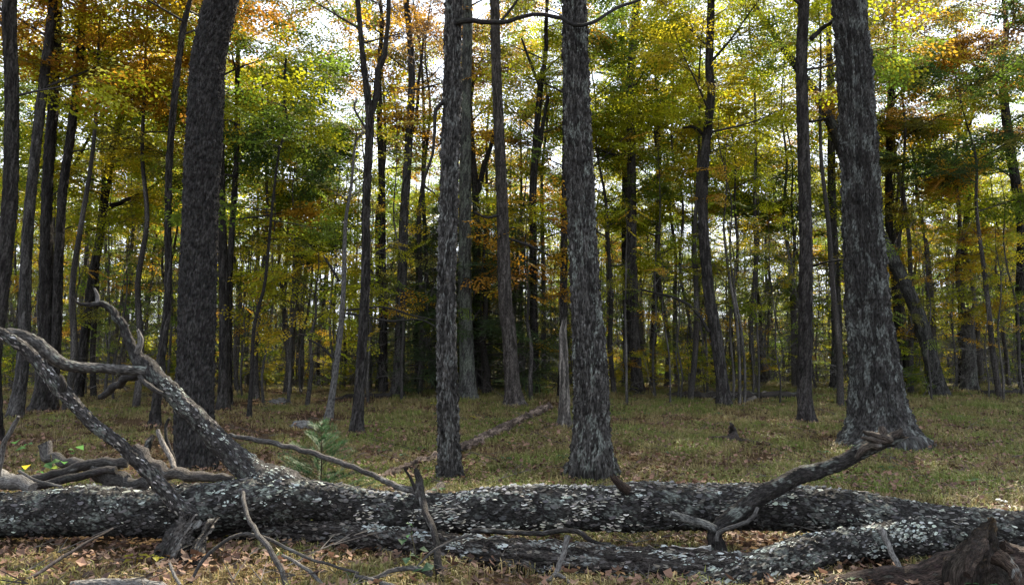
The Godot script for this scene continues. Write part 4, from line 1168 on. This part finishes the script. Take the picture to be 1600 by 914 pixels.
func other_logs() -> void:
	var plate_ := plate()
	var lichens := [Color(0.2, 0.215, 0.2), Color(0.26, 0.275, 0.26), Color(0.14, 0.15, 0.14)]
	var t := thing("fallen_log", "furrowed rotting log with white crusty lichen, under and in front of the fallen tree", "log")
	part("trunk", stick_mesh([[300, 828, 16, 7.15], [420, 829, 18, 7.0], [560, 838, 20, 6.72], [700, 858, 24, 6.4], [850, 874, 28, 6.1], [1000, 886, 31, 5.9], [1120, 894, 32, 5.78], [1180, 900, 30, 5.75]], {"wob": 0.0, "sides": 72, "step": 0.02, "amp": 0.045, "kx": 30.0, "ky": 5.0, "knob": 0.12, "tint": Color(0.05, 0.045, 0.042), "spot_k": 4.0, "spot_cut": 0.4, "spot": Color(0.3, 0.32, 0.31), "tones": 1.0}), M["furrowed bark"], t)
	scatter_on("lichen", plate_, "plate", 1500, Vector2(0.006, 0.02), lichens, t, {"from": 0.35, "to": 1.0, "down": -0.3, "deep": 0.35, "clump": 0.25, "flat": 1, "long": 2.2})
	scatter_on("bark_plates", plate_, "plate", 1500, Vector2(0.007, 0.02), [Color(0.05, 0.047, 0.043), Color(0.09, 0.08, 0.07)], t, {"down": -0.6, "deep": 0.6, "flat": 1, "long": 2.6})
	part("stub", stick_mesh([[1112, 862, 7, 5.95], [1080, 861, 7, 5.98], [1050, 860, 6.5, 6.0]], {"tint": Color(0.33, 0.33, 0.32), "spot_k": 7.0, "spot": Color(0.04, 0.04, 0.04)}), M["smooth bark"], t)
	# the red-brown log and its root knuckle
	var r := thing("rotten_log", "red-brown barkless log in the lower right corner, ending in a pointed root knuckle", "log")
	part("trunk", stick_mesh([[1290, 920, 16, 5.6], [1350, 912, 22, 5.6], [1430, 908, 26, 5.55], [1520, 895, 34, 5.5], [1620, 885, 36, 5.45], [1700, 880, 36, 5.4]], {"wob": 0.2, "sides": 48, "step": 0.025, "amp": 0.02, "kx": 22.0, "ky": 4.0, "knob": 0.2, "tint": Color(0.055, 0.04, 0.034), "mottle": 0.9, "tones": 0.8, "spot": Color(0.1, 0.1, 0.085)}), M["bare wood"], r)
	var kn := part("root_knuckle", stick_mesh([[1524, 930, 56.8, 5.42], [1520, 900, 49.9, 5.42], [1530, 870, 37.8, 5.42], [1540, 842, 25.8, 5.42], [1546, 826, 17.2, 5.42], [1550, 814, 10.3, 5.42], [1553, 809, 4.3, 5.42]], {"wob": 0.0, "sides": 72, "step": 0.012, "amp": 0.07, "kx": 7.0, "ky": 1.6, "knob": 0.6, "tones": 0.9, "tint": Color(0.042, 0.034, 0.028), "mottle": 0.9, "spot_k": 3.0, "spot_cut": 0.42, "spot": Color(0.12, 0.085, 0.05)}), M["bare wood"], r)
	for q in [[[1560, 870, 14, 5.2], [1585, 890, 11, 5.1], [1600, 918, 8, 5.0]], [[1535, 850, 12, 5.25], [1520, 872, 10, 5.1], [1512, 900, 8, 5.0]], [[1566, 856, 11, 5.4], [1592, 866, 9, 5.4], [1612, 884, 6, 5.38]]]:
		part("root", stick_mesh(q, {"sides": 20, "step": 0.015, "amp": 0.03, "kx": 18.0, "ky": 3.0, "tones": 0.8, "wob": 0.3, "tint": Color(0.05, 0.036, 0.028)}), M["bare wood"], r)
	# the pinkish log lying back across the clearing
	var G := func(list: Array) -> Array:
		var out := []
		for s in list:
			var q := ground_hit(s[0], s[1])
			out.append([s[0], s[1] - s[2], s[2], -q.z])
		return out
	stick("fallen_log", "long pinkish barkless log lying back through the clearing beside the slim trunk", "log", G.call([[590, 756, 6], [640, 736, 8], [700, 716, 7.5], [735, 702, 8], [800, 671, 8], [858, 643, 7]]), {"bark": "bare wood", "sides": 28, "step": 0.04, "amp": 0.09, "kx": 14.0, "ky": 3.0, "knob": 0.2, "wob": 0.25, "tones": 1.1, "tint": Color(0.19, 0.145, 0.12), "mottle": 0.9, "jag": 0.6, "spot_k": 3.0, "spot_cut": 0.3, "spot": Color(0.07, 0.055, 0.045)})
	stick("fallen_log", "short pale broken log end behind the fallen tree, at the slim trunk's foot", "log", G.call([[662, 786, 6], [690, 768, 8]]), {"bark": "bare wood", "sides": 20, "amp": 0.02, "kx": 20.0, "ky": 6.0, "tint": Color(0.15, 0.13, 0.11), "jag": 1.0})
	stick("fallen_log", "dark log lying at the far edge of the clearing behind the bowed trunk", "log", G.call([[1042, 622, 4], [1080, 624, 6], [1140, 626, 7], [1200, 626, 7], [1250, 625, 6]]), {"sides": 16, "step": 0.15, "amp": 0.03, "kx": 12.0, "ky": 3.0, "tint": Color(0.06, 0.053, 0.048), "spot_k": 3.0, "spot_cut": 0.5, "spot": Color(0.15, 0.16, 0.14)})
	stick("fallen_log", "red-brown rotten log at the far edge, right of the brown-grey trunk", "log", G.call([[1006, 613, 3], [1030, 612, 4], [1056, 608, 4]]), {"sides": 12, "bark": "bare wood", "step": 0.15, "tint": Color(0.16, 0.09, 0.06), "jag": 1.0})
	stick("fallen_log", "short pale log end poking forward from the far dark log", "log", G.call([[1170, 630, 3.5], [1196, 621, 4.5]]), {"sides": 12, "step": 0.1, "tint": Color(0.2, 0.18, 0.16)})
	stick("fallen_log", "dark mossy log at the far edge near the right side of the photo", "log", G.call([[1530, 618, 4], [1570, 619, 5], [1640, 616, 5]]), {"sides": 12, "step": 0.15, "tint": Color(0.06, 0.055, 0.05)})
	stick("fallen_log", "dark rotten log behind the slim trunks left of the centre", "log", G.call([[520, 628, 3], [560, 624, 5], [612, 624, 5]]), {"sides": 12, "step": 0.15, "tint": Color(0.05, 0.045, 0.042)})
	# the little upright root in the grass
	var s := thing("root_snag", "small dark pointed root stub standing in the grass, right of the thick oak", "root")
	part("stub", stick_mesh(G.call([[1145, 692, 8], [1146, 684, 6]]) + [[1144, 668, 4, -ground_hit(1145, 690).z], [1141, 660, 1.5, -ground_hit(1145, 690).z]], {"sides": 16, "amp": 0.03, "kx": 20.0, "ky": 4.0, "tint": Color(0.07, 0.06, 0.055)}), M["bare wood"], s)
	part("root", stick_mesh(G.call([[1108, 686, 2], [1130, 690, 4], [1150, 692, 5], [1190, 697, 3.5], [1252, 712, 2.5]]), {"tint": Color(0.08, 0.065, 0.055)}), M["bare wood"], s)
	# stones
	for k in [[437, 632, 0.35, "flat grey stone far left in the clearing, near the thin leaning sapling"], [472, 668, 0.3, "grey stone in the grass behind the pine seedling"]]:
		var o := part("stone", stone(Vector3(k[2], k[2] * 0.45, k[2] * 0.7), 0.35, Color(0.2, 0.195, 0.19)), M["smooth bark"])
		o.position = ground_hit(k[0], k[1]) + Vector3.UP * 0.03
		tag(o, k[3], "stone")

func sticks() -> void:
	var w := Color(0.085, 0.08, 0.076)
	var dk := Color(0.035, 0.032, 0.03)
	var pale := Color(0.17, 0.163, 0.155)
	stick("dead_branch", "long thin dead branch slanting down to the fallen tree left of the slim trunk", "branch", [[358, 680, 3, 7.6], [400, 687, 4, 7.5], [450, 698, 4, 7.4], [500, 712, 4.5, 7.3], [570, 738, 4.5, 7.1], [612, 756, 5, 6.9], [648, 769, 5.5, 6.75]], {"tint": w})
	var s := thing("dead_branch", "upright crooked dead stem in front of the fallen tree, forked at its top", "branch")
	part("stem", stick_mesh([[690, 920, 7, 5.75], [686, 893, 6, 5.8], [684, 875, 6, 5.85], [680, 850, 5, 5.95], [672, 820, 5, 6.1], [662, 790, 5, 6.3], [655, 768, 6.5, 6.45], [655, 750, 5.5, 6.5], [651, 735, 3.5, 6.5]], {"tint": dk, "jag": 1.0, "knob": 0.4}), M["smooth bark"], s)
	part("twig", stick_mesh([[651, 768, 3, 6.45], [645, 756, 2.5, 6.45], [638, 742, 2, 6.45], [632, 732, 1.5, 6.45]], {"tint": dk}), M["smooth bark"], s)
	stick("dead_branch", "thin curved stick standing in front of the fallen tree, below the back limb", "branch", [[450, 920, 4.5, 5.4], [437, 885, 4, 5.5], [420, 858, 4, 5.6], [400, 832, 4, 5.75], [386, 808, 3.5, 5.95], [381, 785, 3.5, 6.15], [379, 768, 3, 6.3]], {"tint": w})
	stick("dead_branch", "arched thin stick on the ground at the lower left", "branch", [[297, 912, 2, 5.5], [313, 882, 2.5, 5.6], [340, 852, 2.7, 5.7], [375, 836, 3, 5.8], [405, 838, 3, 5.8], [440, 853, 2.8, 5.7], [480, 872, 2.5, 5.65], [520, 884, 2.2, 5.6], [560, 896, 2.2, 5.55]], {"tint": w})
	stick("dead_branch", "straight grey stick at the bottom, right of the curved one", "branch", [[441, 867, 2.5, 5.75], [470, 884, 3, 5.65], [490, 898, 3.2, 5.58], [512, 922, 3.2, 5.45]], {"tint": pale})
	stick("dead_branch", "forking knobbly stick lying at the bottom centre", "branch", [[480, 925, 3, 5.4], [545, 908, 3.5, 5.55], [590, 902, 3.5, 5.58], [605, 893, 3.8, 5.62], [640, 889, 4, 5.65], [675, 898, 4.5, 5.62]], {"tint": w})
	stick("dead_branch", "pale splintered stick end at the bottom centre edge", "branch", [[555, 900, 2.5, 5.55], [600, 912, 4.5, 5.45], [640, 925, 5, 5.35]], {"tint": pale, "bark": "bare wood"})
	stick("dead_branch", "thin twig slanting up beside the crooked stem", "branch", [[652, 885, 1.5, 5.7], [672, 865, 2, 5.75], [690, 853, 2, 5.8], [715, 842, 2, 5.9], [742, 835, 1.5, 5.95]], {"tint": w})
	var f := thing("dead_branch", "small grey forked stick leaning on the lichened log", "branch")
	part("stem", stick_mesh([[886, 838, 4.5, 5.85], [883, 855, 4, 5.8], [876, 876, 4, 5.75], [868, 896, 4, 5.7], [850, 910, 3.5, 5.6], [838, 922, 3, 5.5]], {"tint": pale, "jag": 0.5, "knob": 0.4}), M["smooth bark"], f)
	part("twig", stick_mesh([[868, 896, 3, 5.7], [882, 903, 3, 5.6], [900, 920, 2.5, 5.5]], {"tint": pale}), M["smooth bark"], f)
	stick("dead_branch", "grey stick leaning on the fork of the fallen tree at the lower right", "branch", [[1378, 830, 6, 5.9], [1384, 842, 4, 5.85], [1393, 862, 4, 5.75], [1404, 885, 4.2, 5.6], [1415, 908, 4.5, 5.5], [1425, 930, 4.5, 5.4]], {"tint": pale, "knob": 0.45})
	stick("dead_branch", "long thin straight twig over the dark ground at the lower left", "branch", [[30, 912, 2.5, 5.5], [80, 882, 2.5, 5.7], [130, 850, 2, 5.95], [176, 826, 1.5, 6.2]], {"tint": Color(0.1, 0.085, 0.08)})
	stick("dead_branch", "short pale forked twig at the bottom edge left of the arched stick", "branch", [[265, 880, 2, 5.6], [270, 895, 2.5, 5.5], [282, 915, 2.5, 5.4]], {"tint": pale})
	stick("dead_branch", "dark root-like branch hanging under the middle of the fallen tree", "branch", [[735, 832, 4, 6.5], [790, 830, 4, 6.5], [830, 835, 4, 6.5], [885, 829, 4, 6.5], [905, 832, 4, 6.45], [922, 846, 4, 6.35], [955, 851, 3, 6.3]], {"tint": dk})
	var gr := []
	for p in [[1400, 752], [1440, 748], [1465, 757], [1500, 768], [1532, 778]]:
		gr.append([p[0], p[1] - 3, 2.6, -ground_hit(p[0], p[1]).z])
	stick("dead_branch", "thin grey stick lying in the grass behind the fallen tree on the right", "branch", gr, {"tint": w})
	stick("fallen_log", "weathered pale log end along the bottom edge at the lower left", "log", [[110, 918, 9, 5.35], [160, 914, 10, 5.35], [210, 914, 9, 5.35], [262, 922, 8, 5.3]], {"tint": pale, "bark": "bare wood", "amp": 0.015, "kx": 24.0, "ky": 3.0, "sides": 20})
	# the wreck of old branches on the left behind the log
	stick("dead_branch", "thick weathered curved branch lying behind the front limb on the left", "branch", [[205, 703, 10, 7.5], [225, 718, 12, 7.5], [255, 737, 10, 7.5], [300, 745, 9, 7.45], [340, 747, 7, 7.4], [364, 748, 5, 7.35]], {"tint": Color(0.1, 0.09, 0.083), "bark": "bare wood", "sides": 20, "amp": 0.015, "kx": 30.0, "ky": 3.0})
	stick("dead_branch", "dark smooth branch running left to right behind the log at the left, upper of two", "branch", [[40, 752, 6, 7.45], [90, 742, 7, 7.5], [130, 728, 7, 7.55], [165, 722, 7, 7.6], [200, 722, 8, 7.65]], {"tint": Color(0.06, 0.055, 0.052), "sides": 14})
	stick("dead_branch", "dark smooth branch just below the other of the pair at the left", "branch", [[55, 760, 6, 7.35], [100, 751, 7, 7.4], [140, 739, 6.5, 7.42], [180, 733, 6, 7.45]], {"tint": Color(0.05, 0.046, 0.044), "sides": 14})
	stick("dead_branch", "blunt grey branch end pointing up left behind the leafy seedling", "branch", [[64, 694, 9, 8.2], [75, 712, 9, 8.2], [100, 722, 8, 8.15], [150, 728, 7, 8.1], [190, 728, 6, 8.0]], {"tint": w, "sides": 16})
	stick("dead_branch", "pale thick branch end entering from the left edge on top of the log", "branch", [[-40, 738, 13, 7.3], [0, 748, 13, 7.25], [25, 754, 11, 7.2], [50, 762, 8, 7.15]], {"tint": Color(0.2, 0.19, 0.18), "sides": 18})
	stick("dead_branch", "short barky log behind the front limb at its foot", "branch", [[148, 735, 11, 7.6], [170, 750, 14, 7.55], [200, 756, 13, 7.5], [235, 757, 10, 7.45]], {"tint": Color(0.1, 0.095, 0.09), "spot_k": 5.0, "sides": 20, "amp": 0.012, "kx": 30.0, "ky": 20.0, "bark": "scaly bark"})
	stick("dead_branch", "pale thin dead stick leaning in the brush before the large leaning trunk", "branch", [[245, 672, 3, 7.7], [255, 695, 4, 7.65], [266, 718, 4, 7.6], [275, 736, 4, 7.5]], {"tint": Color(0.25, 0.23, 0.21)})
	stick("dead_branch", "thin dark stick with a hooked tip before the large leaning trunk", "branch", [[264, 654, 2, 7.9], [258, 664, 2.5, 7.9], [259, 685, 2.5, 7.85], [266, 705, 2.5, 7.8], [272, 722, 2.5, 7.75]], {"tint": dk})
	stick("dead_branch", "twisted black branch stub standing left of the pale thin stick", "branch", [[240, 681, 3, 7.7], [233, 690, 4.5, 7.65], [228, 702, 5, 7.6], [218, 712, 5, 7.6]], {"tint": Color(0.03, 0.027, 0.025), "knob": 0.5})
	stick("dead_branch", "grey twig standing at the left edge of the photo", "branch", [[-4, 745, 3.5, 6.9], [2, 710, 4, 6.85], [8, 685, 4, 6.8], [20, 668, 4, 6.8], [27, 650, 2.5, 6.75]], {"tint": pale, "knob": 0.4})
	stick("dead_branch", "pale thin stick lying aslant on top of the log at the left", "branch", [[28, 736, 2, 7.0], [55, 750, 2, 6.95], [95, 760, 2, 6.85]], {"tint": pale})
	# the broken slab under the front limb
	var sl := thing("broken_stump", "broken grey slab of old stump leaning under the foot of the front limb", "stump")
	part("slab", stick_mesh([[258, 892, 27, 6.35], [270, 862, 26, 6.4], [282, 838, 22, 6.5], [296, 816, 15, 6.6]], {"wob": 0.0, "knob": 0.1, "sides": 48, "step": 0.015, "amp": 0.13, "kx": 17.0, "ky": 2.0, "tint": Color(0.055, 0.05, 0.046), "jag": 0.5, "mottle": 0.8, "tones": 1.3}), M["bare wood"], sl)
	part("slab", stick_mesh([[300, 885, 15, 6.3], [308, 855, 13, 6.4], [322, 830, 11, 6.5], [336, 812, 6, 6.6]], {"wob": 0.0, "knob": 0.1, "sides": 40, "step": 0.015, "amp": 0.1, "kx": 20.0, "ky": 2.0, "tint": Color(0.06, 0.055, 0.05), "jag": 0.5, "mottle": 0.8, "tones": 1.3}), M["bare wood"], sl)

func leafy_plant(called: String, label: String, stem: Array, leaves: Array, c: Color, size: float) -> void:
	var t := thing(called, label, "plant")
	part("stem", stick_mesh(stem, {"tint": Color(0.1, 0.09, 0.05), "sides": 6}), M["smooth bark"], t)
	for l in leaves:
		var V := PackedVector3Array()
		var C := PackedColorArray()
		var at := on_plane(l[0], l[1], -l[2])
		var a := rng.randf() * TAU
		leaf_into(V, C, Vector3.ZERO, Vector3(cos(a), rng.randf_range(-0.35, 0.1), sin(a)).normalized(), Vector3(rng.randf_range(-0.3, 0.3), 1, rng.randf_range(0.1, 0.7)), size * rng.randf_range(0.8, 1.2), 0.85, (l[3] if l.size() > 3 else c) * tone(0.85, 1.15), false, 0.25)
		var o := part("leaf", packed(V, null, C, null, null), M["leaf"], t)
		o.position = at

func small_plants() -> void:
	leafy_plant("bramble", "few large green leaves on a thin stem before the crooked dead stem", [[650, 900, 1, 5.7], [648, 860, 1, 5.75], [642, 830, 0.8, 5.8], [650, 800, 0.6, 5.85]], [[630, 843, 5.75], [644, 834, 5.8], [636, 871, 5.7], [655, 858, 5.72], [664, 888, 5.65], [678, 884, 5.65], [634, 818, 5.8], [640, 868, 5.7]], Color(0.05, 0.1, 0.05), 0.085)
	leafy_plant("seedling", "green and yellow leafy seedling behind the log at the left", [[85, 765, 1.2, 7.7], [82, 735, 1.2, 7.75], [78, 710, 1, 7.8]], [[25, 690, 7.8], [50, 694, 7.8], [40, 700, 7.85], [42, 727, 7.7, Color(0.4, 0.3, 0.03)], [70, 724, 7.7], [78, 731, 7.7, Color(0.2, 0.3, 0.03)], [95, 720, 7.65], [105, 703, 7.7], [118, 698, 7.75], [88, 738, 7.7], [55, 738, 7.7], [62, 742, 7.7], [110, 708, 7.7], [70, 740, 7.68, Color(0.4, 0.32, 0.03)], [98, 722, 7.7], [30, 735, 7.75]], Color(0.06, 0.14, 0.04), 0.1)
	# the young pine
	var at := on_ground(on_plane(500, 700, -8.9).x, -8.9)
	var t := thing("pine_seedling", "soft green pine seedling behind the fallen tree left of the centre", "sapling", at)
	var tall := 0.98
	part("stem", tube([Vector3.ZERO, Vector3(0.02, 0.5, 0), Vector3(0, tall, 0)], [0.012, 0.009, 0.003], {"sides": 6, "step": 0.1, "tint": Color(0.08, 0.07, 0.04)}), M["smooth bark"], t)
	var V := PackedVector3Array()
	var C := PackedColorArray()
	for i in 95:
		var f := pow(rng.randf(), 0.8)
		var a := i * 2.4
		var y := tall * (0.1 + 0.9 * f)
		var ln := 0.6 * (1.05 - f) + 0.07
		var d := Vector3(cos(a), rng.randf_range(0.15, 0.6), sin(a)).normalized()
		var p0 := Vector3(0, y, 0)
		twig_into(V, C, p0, p0 + d * ln, 0.004, Color(0.09, 0.07, 0.03))
		for k in int(110 * ln / 0.3):
			var q := p0 + d * ln * rng.randf_range(0.2, 1.0)
			var nd := (d * 0.9 + Vector3(rng.randf_range(-1, 1), rng.randf_range(-0.7, 1), rng.randf_range(-1, 1)) * 0.8).normalized()
			var s := nd.cross(Vector3.UP).normalized() * 0.0022
			var c := Color(0.04, 0.09, 0.035) * tone(0.7, 1.4)
			var e := q + nd * rng.randf_range(0.05, 0.085)
			V.append_array([q - s, e, q + s])
			for j in 3: C.append(c)
	var nee := part("needles", packed(V, null, C, null, null), M["needle"], t)
	nee.set_meta("kind", "stuff")
	# mushrooms
	var spots := [[1562, 779, 0.035], [1570, 783, 0.04], [1568, 790, 0.035], [1584, 794, 0.05], [1575, 788, 0.03]]
	for i in spots.size():
		var g := ground_hit(spots[i][0], spots[i][1] + 8)
		var m := thing("mushroom", ["small white mushroom at the back of the group by the log's right end", "white mushroom right of the hindmost one", "low white mushroom in the middle of the group", "largest rounded white mushroom of the group", "smallest white mushroom beside the largest"][i], "mushroom", g, "white mushrooms behind the fallen tree")
		var r: float = spots[i][2]
		part("stem", tube([Vector3(0, -0.01, 0), Vector3(0.003, r, 0)], [r * 0.25, r * 0.22], {"sides": 10, "step": 0.01, "tint": Color(0.55, 0.52, 0.45)}), M["fungus"], m)
		var cap := part("cap", stone(Vector3(r, r * 0.45, r), 0.08, Color(0.65, 0.64, 0.58)), M["fungus"], m)
		cap.position.y = r * 1.15
